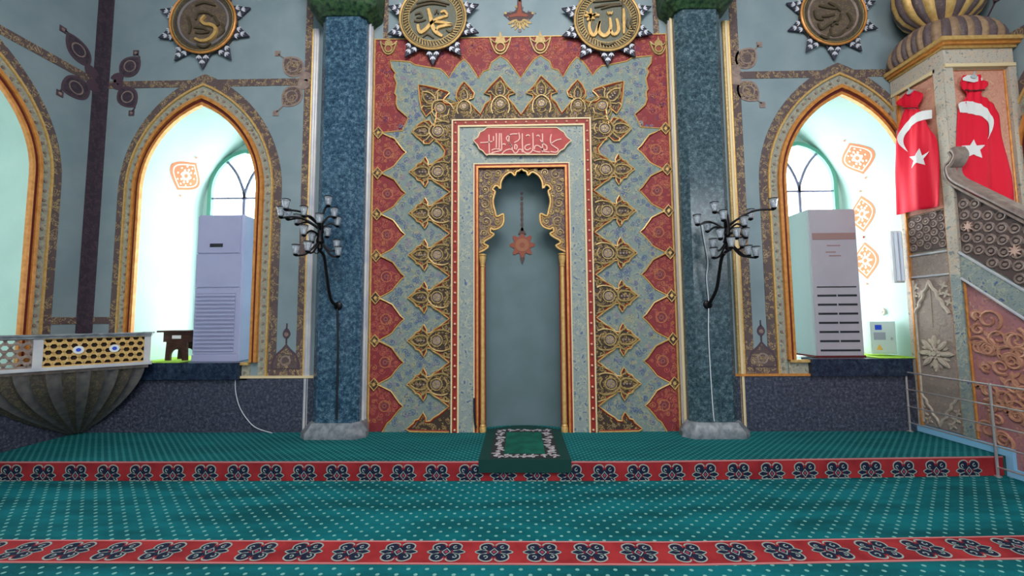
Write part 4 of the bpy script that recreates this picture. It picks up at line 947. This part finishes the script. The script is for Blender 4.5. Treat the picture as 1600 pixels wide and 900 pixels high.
def lattice(u0, u1, v0, v1, name, m):
    mb = MB(); mb.rect(u0, u1, v0, v0+.012, -.012, .008, fP); mb.rect(u0, u1, v1-.012, v1, -.012, .008, fP)
    s = .078; hgt = s*sqrt(3)
    def clipseg(p, q_):
        d = (q_[0]-p[0], q_[1]-p[1]); t0, t1 = 0, 1
        for (lo, hi, a, b_) in ((u0, u1, p[0], d[0]), (v0, v1, p[1], d[1])):
            if abs(b_) < 1e-9:
                if a < lo or a > hi: return None
            else:
                ta, tb = (lo-a)/b_, (hi-a)/b_
                if ta > tb: ta, tb = tb, ta
                t0, t1 = max(t0, ta), min(t1, tb)
        return None if t0 >= t1 else ((p[0]+d[0]*t0, p[1]+d[1]*t0), (p[0]+d[0]*t1, p[1]+d[1]*t1))
    for ang, sp_ in ((0, s), (pi/3, s), (2*pi/3, s)):
        c_, s2 = cos(ang), sin(ang)
        for k in range(-40, 41):
            off = (k+.5)*s*.8; p = (u0-s2*off-3*c_, (v0+v1)/2+c_*off-3*s2); q_ = (u0-s2*off+3*c_, (v0+v1)/2+c_*off+3*s2); g = clipseg(p, q_)
            if g and hypot(g[0][0]-g[1][0], g[0][1]-g[1][1]) > .01: mb.ribbon([g[0], g[1]], .017, -.008, .006+.001*(ang > 0), fP)
    return mb.build(name, m, t)
la1 = lattice(ulat0, ulat1, 1.02, 1.312, 'lattice_panel', gold); lattice(ub0, ub1, 1.02, 1.312, 'lattice_panel', taupe)
bp = MB(); bp.rect(ulat0, ulat1, 1.02, 1.312, -.05, -.03, fP); bp.build('panel_backing', newmat('dark_backing', h(66, 50, 40), .8), t)
for px_ in (123, 179):
    u = upx(px_); MB().poly(circ(u, 1.183, .042, 18), -.01, .016, fP, 0).poly(circ(u, 1.183, .02, 10), 0, .018, fP, 1).build('lattice_medallion', [white_m, bluest], t)
# ribbed bowl: quarter surface from the rim to the foot in the corner
bw = MB(); nu, nvv = 56, 12; cor_ = Vector((XL+.04, -.03)); per = [Vector(p) for p in ((-4.50, -.03), (A_.x-.03, A_.y-.0), (B_.x+.02, B_.y-.0), (XL+.04, -1.08))]
seg = [(per[i+1]-per[i]).length for i in range(3)]; tot = sum(seg)
def pp(t_):
    s = t_*tot
    for i in range(3):
        if s <= seg[i]+1e-9: return per[i].lerp(per[i+1], s/seg[i])
        s -= seg[i]
    return per[-1]
ids = []
for j in range(nvv+1):
    q = j/nvv; ang = q*pi/2; rad = 1-.9*q**1.6; z = .955-(.955-.19)*q
    row = []
    for i in range(nu+1):
        b_ = pp(i/nu); rb = 1-.045*abs(sin(pi*i/4))*cos(ang)
        p = cor_+(b_-cor_)*rad*(1-.05+.05/1*1)*rb if j else cor_+(b_-cor_)*rb
        row.append(bw.add((p.x, p.y, z)))
    ids.append(row)
for j in range(nvv):
    for i in range(nu): bw.face([ids[j][i], ids[j][i+1], ids[j+1][i+1], ids[j+1][i]], (i//4) % 2)
bw.build('ribbed_bowl', [m_noise('bowl_stone', [(.3, h(84, 80, 82)), (.7, h(112, 106, 104))], 14, .6), m_floral('bowl_floral', h(78, 72, 66), h(104, 96, 84), h(110, 98, 74), h(54, 48, 46), 22, .6, .05)], t)

# ------------------------------------------------------------------ minbar (right)
X0 = 4.45; fM = sideR(X0); MX1 = 5.17
t = thing('minbar', 'carved and painted minbar with onion dome and stair at far right', 'minbar', (X0, -.3, PZ))
YB, YC0, YC1 = -.01, -.50, -.60; SLP = .86
zs_ = lambda y, z: z+SLP*(y+.6)
body = MB(); YE = -2.3
prof = [(YB, PZ+.002), (YB, 2.0), (-.56, 2.0), (-.60, 1.95), (YE, 1.95+SLP*(YE+.6)), (YE, .004), (PM-.012, .004), (PM-.012, PZ+.002)]
body.poly(prof, -(MX1-X0), -.025, fM); body.build('stair_block', taupe_f, t)
MB().box(X0+.03, MX1, -.57, YB, 1.99, 4.3).build('tower_body', stone_f, t)
# side face panels
MB().rect(-.065, YB, PZ+.075, 4.12, -.03, .0, fM).build('rear_post', stone_f, t)
MB().rect(-.078, -.062, PZ+.075, 4.1, -.03, .008, fM).build('rear_bead', amber, t)
MB().rect(YC0, -.078, 2.62, 4.08, -.03, -.012, fM).build('salmon_panel', salmon_f, t)
def gbead(y0, y1, z0, z1, r, m, name='gilt_bead'): MB().tube2([(y0, z0), (y0, z1), (y1, z1), (y1, z0)], r, -.008, fM, 6, True).build(name, m, t)
gbead(YC0+.008, -.084, 2.6, 4.075, .009, amber)
MB().rect(YC0-.02, YB, 4.09, 4.125, -.03, .012, fM).build('cream_moulding', cream, t)
MB().rect(YC1, YB, 4.125, 4.29, -.03, .006, fM).poly([(X0-.002, 4.126), (MX1, 4.126), (MX1, 4.288), (X0-.002, 4.288)], -.05, .048, back(-.56)).build('frieze', stone_f, t)
def bosses(name, P0, P1, z0, z1, fm, par, slope=0, step=.092):
    """dense carved roundels between two stair-parallel lines"""
    mb = MB(); a, b_ = min(P0, P1), max(P0, P1); k = 0; y = b_-step*.5
    mb.poly([(a, z0+slope*(a-b_)), (b_, z0), (b_, z1), (a, z1+slope*(a-b_))], -.03, -.012, fm, 0)
    while y > a+step*.3:
        z = z0+step*.5+(step*.5 if k % 2 else 0)
        while z < z1-step*.3:
            zz = z+slope*(y-b_); r_ = step*.36
            mb.tube2(circ(y, zz, r_, 10), step*.10, -.01, fm, 5, True, 1); mb.poly(circ(y, zz, r_*.45, 6), -.012, -.002, fm, 1); z += step
        y -= step*.86; k += 1
    return mb.build(name, [newmat('deep_taupe', h(98, 82, 80), .7), taupe], par)
bosses('roundel_panel', YC0, -.078, 2.2, 2.6, fM, t)
sp1 = MB().rect(YC0, -.03, 1.91, 2.165, -.03, -.01, fM).build('name_panel', taupe_f, t)
gb = MB()
gb.tube2([(YC0+.01, 1.915), (YC0+.01, 2.16), (-.04, 2.16), (-.04, 1.915)], .013, -.008, fM, 6, True); gb.build('panel_frame', silverw, sp1)
ap = MB().rect(YC0, -.065, PZ+.09, 1.9, -.03, -.014, fM).build('arch_panel', taupe_f, t)
e = MB(); pk = (-.26, 1.86)
Lq = cr([(-.075, 1.50), (-.10, 1.55), (-.13, 1.58), (-.14, 1.63), (-.18, 1.68), (-.19, 1.74), (-.23, 1.78), pk], 3); Rq = [(2*pk[0]-y+.0, z) for y, z in Lq[::-1]]
e.tube2(Lq+Rq[1:], .016, -.008, fM, 6); L2 = [(y, .62-(z-1.5)*.9) for y, z in Lq]; e.tube2(L2+[(2*pk[0]-y, z) for y, z in L2[::-1]][1:], .014, -.008, fM, 6)
e.tube2([(pk[0], 1.86), (pk[0], 1.35)], .004, -.012, fM, 4); e.tube2([(-.085, .3), (-.085, 1.88)], .012, -.008, fM, 6); e.build('arch_moulding', ltaupe, ap)
e = MB()
for s in (-1, 1):
    for (a, b_) in ((.10, 1.72), (.15, 1.80), (.19, 1.62), (.17, 1.71), (.16, .40), (.12, .33), (.19, .48)):
        c_ = (pk[0]+s*a, b_)
        for k in range(4): e.poly(leaf(c_[0]+.022*cos(k*pi/2+.4), c_[1]+.022*sin(k*pi/2+.4), .05, .024, k*pi/2+.4, 6), -.016, -.002, fM)
spf = e
e = spf; rc = (-.27, 1.07)
for k in range(8):
    a = k*pi/4+pi/2; e.poly(leaf(rc[0]+.115*cos(a), rc[1]+.125*sin(a), .15, .06, a, 8), -.016, .004, fM); e.poly(leaf(rc[0]+.115*cos(a), rc[1]+.125*sin(a), .09, .035, a, 8), .0, .012, fM)
    a += pi/8; e.poly(leaf(rc[0]+.12*cos(a), rc[1]+.14*sin(a), .06, .03, a, 6), -.016, -.002, fM)
    e.poly(circ(rc[0]+.045*cos(a), rc[1]+.045*sin(a), .014, 8), -.01, .012, fM)
e.poly(circ(rc[0], rc[1], .026, 10), -.01, .018, fM); e.build('floral_relief', ltaupe, ap)
MB().rect(YC1, YC0, PZ+.075, 1.9, -.04, .012, fM).build('tile_column', tile_f, t)
cc = MB().rect(YC1, YC0, 1.9, 4.125, -.04, .012, fM).poly([(X0-.009, 2.0), (X0+.09, 2.0), (X0+.09, 4.122), (X0-.009, 4.122)], -.03, .006, back(YC1)); cc.build('corner_column', stone_f, t)
MB().box(MX1-.06, MX1+.02, -.61, -.5, 2.0, 4.125).build('corner_column', stone_f, t)
MB().tube2([(YC0+.006, PZ+.09), (YC0+.006, 4.1)], .008, .0, fM, 6).tube2([(YC1-.012, PZ+.09), (YC1-.012, 1.84)], .012, -.01, fM, 6).build('gilt_rod', amber, t)
# front face above the stair
fF = back(-.57)
MB().rect(X0+.09, MX1-.06, 2.0, 4.08, -.01, .004, fF).build('front_salmon_panel', salmon_f, t)
MB().tube2([(X0+.10, 2.0), (X0+.10, 4.07), (MX1-.07, 4.07), (MX1-.07, 2.0)], .011, .006, fF, 6).build('gilt_bead', amber, t)
MB().rect(X0, MX1+.01, 4.09, 4.125, -.01, .05, fF).build('cream_moulding', cream, t)
c = MB()
for (o_, a, b_, m_) in ((.02, 4.29, 4.315, 0), (.05, 4.315, 4.345, 1), (.075, 4.345, 4.385, 0)):
    c.poly([(X0-o_, YB), (X0-o_, YC1-o_-.01), (MX1+o_, YC1-o_-.01), (MX1+o_, YB)], a, b_, flat(0), m_)
c.build('cornice', [gold, amber], t)
# ribbed skirt and onion dome
DC = (4.775, -.32)
def dome(prof, name, rx_, ry_, nr, z0, sq=None):
    mb = MB(); n = nr*6; ids = []
    for (r_, z) in prof:
        row = []
        for j in range(n):
            a = 2*pi*j/n; rib = 1+.055*abs(sin(nr*a/2))
            e_ = sq(z) if sq else 0
            ca, sa = cos(a), sin(a); k = (abs(ca)**(2+e_*4)+abs(sa)**(2+e_*4))**(-1/(2+e_*4))
            row.append(mb.add((DC[0]+r_*rx_*k*ca*rib, DC[1]+r_*ry_*k*sa*rib, z0+z)))
        ids.append(row)
    for A, Bq in zip(ids, ids[1:]):
        for j in range(n): mb.face([A[j], A[(j+1) % n], Bq[(j+1) % n], Bq[j]], (j//6) % 2)
    mb.face(ids[0][::-1]); mb.face(ids[-1])
    return mb.build(name, [m_noise('tan_rib', [(.3, h(132, 104, 84)), (.7, h(164, 134, 104))], 20, .5) if sq else gold, m_floral(name+'_stripe', h(96, 80, 82), h(126, 108, 104), h(112, 94, 90), h(74, 60, 66), 18, .5, .05)], t)
dome([(.98, 0), (1.03, .05), (1.05, .11), (1.03, .18), (.96, .25), (.84, .30), (.70, .33), (.62, .345)], 'dome_skirt', .40, .30, 36, 4.385, lambda z: max(0, 1-z/.33))
dome([(.45, 0), (.47, .02), (.62, .06), (.80, .13), (.93, .23), (1.0, .36), (1.0, .48), (.93, .62), (.78, .78), (.58, .93), (.38, 1.06), (.2, 1.2), (.07, 1.36), (.02, 1.5)], 'onion_dome', .43, .315, 24, 4.72)
# stair band, balustrade, handrail, lower panel, skirting
MB().poly([(-.60, 2.13), (-.60, 1.855), (YE, 1.855+SLP*(YE+.6)), (YE, 2.13+SLP*(YE+.6))], -.06, .008, fM).build('stair_string', tile_f, t)
for zz in (2.125, 1.86): MB().tube2([(-.60, zz), (YE, zz+SLP*(YE+.6))], .012, .008, fM, 6).build('string_bead', silverw, t)
bosses('balustrade_panel', -.61, YE, 2.14, 2.80, fM, t, SLP, .115)
pst = newmat('pink_star', h(206, 170, 156), .5)
for a, b_ in ((1513, 354), (1586, 392)):
    y, z = WX(a, b_, X0); sb_ = MB()
    sb_.poly([(y+(.055 if k % 2 == 0 else .022)*cos(k*pi/8), z+(.055 if k % 2 == 0 else .022)*sin(k*pi/8)) for k in range(16)], -.01, .008, fM).build('star_boss', pst, t)
hr = MB()
P = cr([WX(a, b_, X0) for a, b_ in ((1492, 232), (1498, 242), (1492, 256), (1486, 262), (1490, 276), (1500, 284))], 4)
P = P+[(y, P[-1][1]+SLP*1.1*(y-P[-1][0])) for y in (P[-1][0]-.2, P[-1][0]-.6, YE)]
hr.ribbon(P, .05, -.08, .03, fM); hr.tube2(P, .028, .02, fM, 8); hr.tube2(offset(P, .05), .016, .015, fM, 6); hr.build('handrail', taupe, t)
MB().poly([(-.615, 1.84), (-.615, PZ+.075), (PM+.03, PZ+.075), (PM+.03, .08), (YE, .08), (YE, 1.84+SLP*(YE+.6))], -.03, -.014, fM).build('rose_panel', pink_f, t)
e = MB()
random.seed(3)
for i in range(110):
    y = -.68-random.random()*1.1; zmax = 1.75+SLP*(y+.6); z = .3+random.random()*1.4
    if z > zmax-.1: continue
    r_ = .04+random.random()*.07
    e.tube2(spiral(y, z, r_, 1.3, random.random()*6, 18, random.choice((-1, 1)), .25), [.016*(1-.4*k/18) for k in range(19)], -.01, fM, 5)
    e.poly(leaf(y+r_, z+r_*.4, .07, .035, random.random()*6, 6), -.016, -.002, fM)
e.build('rose_scrolls', m_noise('tan_relief', [(.3, h(170, 116, 96)), (.7, h(200, 146, 118))], 10, .5), t)
sk = MB(); sk.rect(PM-.02, YB, PZ+.004, PZ+.078, -.03, .02, fM); sk.rect(PM-.075, PM-.02, .004, PZ+.078, -.03, .02, fM); sk.rect(YE, PM-.075, .004, .078, -.03, .02, fM); sk.build('skirting', skirt_m, t)
steps = MB()
for i in range(7):
    y1_ = -.6-i*.22; z_ = 2.02-i*.19; steps.box(X0+.06, MX1-.02, y1_-.24, y1_, z_-.25, z_)
steps.build('stair_treads', taupe, t)
MB().rect(YE, -.6, 0, 2.9, -.02, 0, sideR(MX1)).v and MB().poly([(-.60, 1.9), (YE, 1.9+SLP*(YE+.6)), (YE, 2.8+SLP*(YE+.6)), (-.60, 2.8)], -.04, .0, sideR(MX1-.01)).build('far_balustrade', taupe_f, t)

# metal railing before the minbar
t = thing('metal_railing', 'thin stainless steel railing with horizontal bars in front of the minbar side', 'railing', (4.335, -.5, PZ))
RX = 4.335
for i, (y, zb_) in enumerate(((-.045, PZ), (-.86, 0))):
    MB().tube([(RX, y, zb_+.001), (RX, y, .85)], .011, 8).lathe([(.028, 0), (.028, .008), (.012, .012)], (RX, y, zb_+.001), 12).build('post', steel, t)
for z in (.84, .65, .46, .28): MB().tube([(RX, -.03, z), (RX, -2.2, z-.01)], .0095 if z > .8 else .0075, 8).build('bar', steel, t)
MB().tube([(RX, -.86, .09), (RX, -2.2, .08)], .0075, 8).build('bar', steel, t)
MB().tube([(RX, -2.2, .0015), (RX, -2.2, .85)], .011, 8).build('post', steel, t)

# ------------------------------------------------------------------ flags on the minbar
def flag(label, conv, fm, rows, outer_c, inner_c, star, hook, collar=None, amp=.02):
    hx, hz = conv(*hook)
    t = thing('flag', label, 'flag', fm(hx, hz, 0), 'flags hung on the minbar')
    Rw = cr(rows, 4); n = 26
    def disp(px_, py_):
        k = min(max((py_-150)/180, 0), 1)
        return .035+amp*(.35+k)*(sin(px_*.13+py_*.012)+.5*sin(px_*.24-py_*.02+1.2)) + .006*(1-k)**2*sin(px_*.6)
    def pt(px_, py_, e_=0): u, v = conv(px_, py_); return fm(u, v, max(disp(px_, py_), .006)+e_)
    mb = MB(); ids = []
    for (y0_, xl, xr, y1_) in Rw:
        ids.append([mb.add(pt(xl+(xr-xl)*j/n, y0_+(y1_-y0_)*j/n)) for j in range(n+1)])
    for A, Bq in zip(ids, ids[1:]):
        for j in range(n): mb.face([A[j], A[j+1], Bq[j+1], Bq[j]])
    k = len(mb.v); nf = len(mb.f)
    o = mb.build('cloth', flag_m, t)
    sd = o.modifiers.new('thick', 'SOLIDIFY'); sd.thickness = .004; sd.offset = 0
    m2 = MB(); oc, ic = cr(outer_c, 5), cr(inner_c[::-1], 5); N = min(len(oc), len(ic)); m_ = 24
    def samp(P, t_):
        x_ = t_*(len(P)-1); i = min(int(x_), len(P)-2); f_ = x_-i; return (P[i][0]+(P[i+1][0]-P[i][0])*f_, P[i][1]+(P[i+1][1]-P[i][1])*f_)
    R_ = []
    for i in range(m_+1):
        a, b_ = samp(oc, i/m_), samp(ic, i/m_); R_.append([m2.add(pt(a[0]+(b_[0]-a[0])*j/4, a[1]+(b_[1]-a[1])*j/4, .008)) for j in range(5)])
    for i in range(m_):
        for j in range(4): m2.face([R_[i][j], R_[i][j+1], R_[i+1][j+1], R_[i+1][j]])
    m2.build('crescent', flagw, t)
    m3 = MB(); cx_ = sum(p[0] for p in star)/10; cy_ = sum(p[1] for p in star)/10
    for i in range(10):
        a, b_ = star[i], star[(i+1) % 10]
        prev = None
        L_ = [[(cx_+(a[0]+(b_[0]-a[0])*q/3-cx_)*s_/4, cy_+(a[1]+(b_[1]-a[1])*q/3-cy_)*s_/4) for q in range(4)] for s_ in range(1, 5)]
        I_ = [[m3.add(pt(*p, .008)) for p in l_] for l_ in L_]; c0 = m3.add(pt(cx_, cy_, .008))
        for q in range(3):
            m3.face([c0, I_[0][q], I_[0][q+1]])
            for s_ in range(3): m3.face([I_[s_][q], I_[s_+1][q], I_[s_+1][q+1], I_[s_][q+1]])
    m3.build('star', flagw, t)
    if collar:
        m4 = MB(); cL = [m4.add(pt(x_, y_, .008)) for x_, y_ in collar[0]]; cR = [m4.add(pt(x_, y_, .008)) for x_, y_ in collar[1]]
        for i in range(len(cL)-1): m4.face([cL[i], cL[i+1], cR[i+1], cR[i]])
        m4.build('white_edge', flagw, t)
    tie = MB(); tz = rows[3]; P = [pt(tz[1]+(tz[2]-tz[1])*j/8, tz[0], .012) for j in range(9)]; tie.tube(P, .008, 6); tie.build('tie', dkred, t)
    hk = MB(); a = fm(hx, hz, 0); b_ = fm(hx, hz, .05); hk.tube([fm(hx, hz, -.03), fm(hx, hz, .05), fm(hx, hz+.03, .06)], .008, 6); hk.poly(circ(hx, hz-.02, .035, 10, .02), .01, .05, fm); hk.build('hook', acside_m, t)
    return t
c5 = lambda L: [(1370+a/3.333, 80+b_/3.333) for a, b_ in L]
flag('red flag with white crescent and star, left one of two, hanging free of the handrail', lambda a, b_: WX(a, b_, X0-.02), sideR(X0+.0),
     [(143, 1420, 1430, 141), (152, 1411, 1444, 147), (162, 1404, 1441, 158), (169, 1415, 1437, 168), (180, 1411, 1446, 180), (200, 1407, 1453, 198), (216, 1404, 1463, 214), (240, 1402, 1467, 238), (270, 1400, 1469, 264), (300, 1400, 1470, 292), (336, 1400, 1471, 322)],
     c5([(300, 305), (235, 315), (180, 350), (140, 400), (120, 450), (130, 490), (165, 525)]), c5([(165, 525), (145, 480), (150, 440), (180, 400), (230, 365), (300, 350)]),
     c5([(238, 505), (250, 545), (282, 520), (255, 560), (262, 592), (228, 580), (190, 610), (208, 570), (172, 550), (218, 545)]), (1425, 141), None, .016)
flag('red flag with white crescent and star, right one, its hem behind the handrail', lambda a, b_: W(a, b_, -.62), back(-.575),
     [(117, 1506, 1534, 116), (124, 1503, 1538, 124), (132, 1500, 1546, 130), (141, 1508, 1538, 140), (148, 1512, 1534, 148), (156, 1507, 1545, 155), (168, 1499, 1556, 166), (182, 1497, 1563, 180), (205, 1496, 1567, 203), (235, 1495, 1572, 232), (268, 1496, 1579, 265), (300, 1500, 1584, 298), (335, 1508, 1588, 332)],
     c5([(425, 290), (430, 268), (490, 258), (530, 270), (580, 310), (610, 360), (600, 420), (565, 465)]), c5([(565, 465), (580, 430), (580, 390), (555, 350), (510, 325), (460, 320), (430, 320)]),
     c5([(513, 455), (525, 490), (555, 492), (535, 515), (543, 558), (510, 535), (472, 552), (482, 518), (447, 490), (492, 488)]), (1521, 117),
     (c5([(445, 140), (470, 125), (510, 122), (555, 138)]), c5([(445, 152), (470, 158), (510, 160), (555, 150)])), .018)
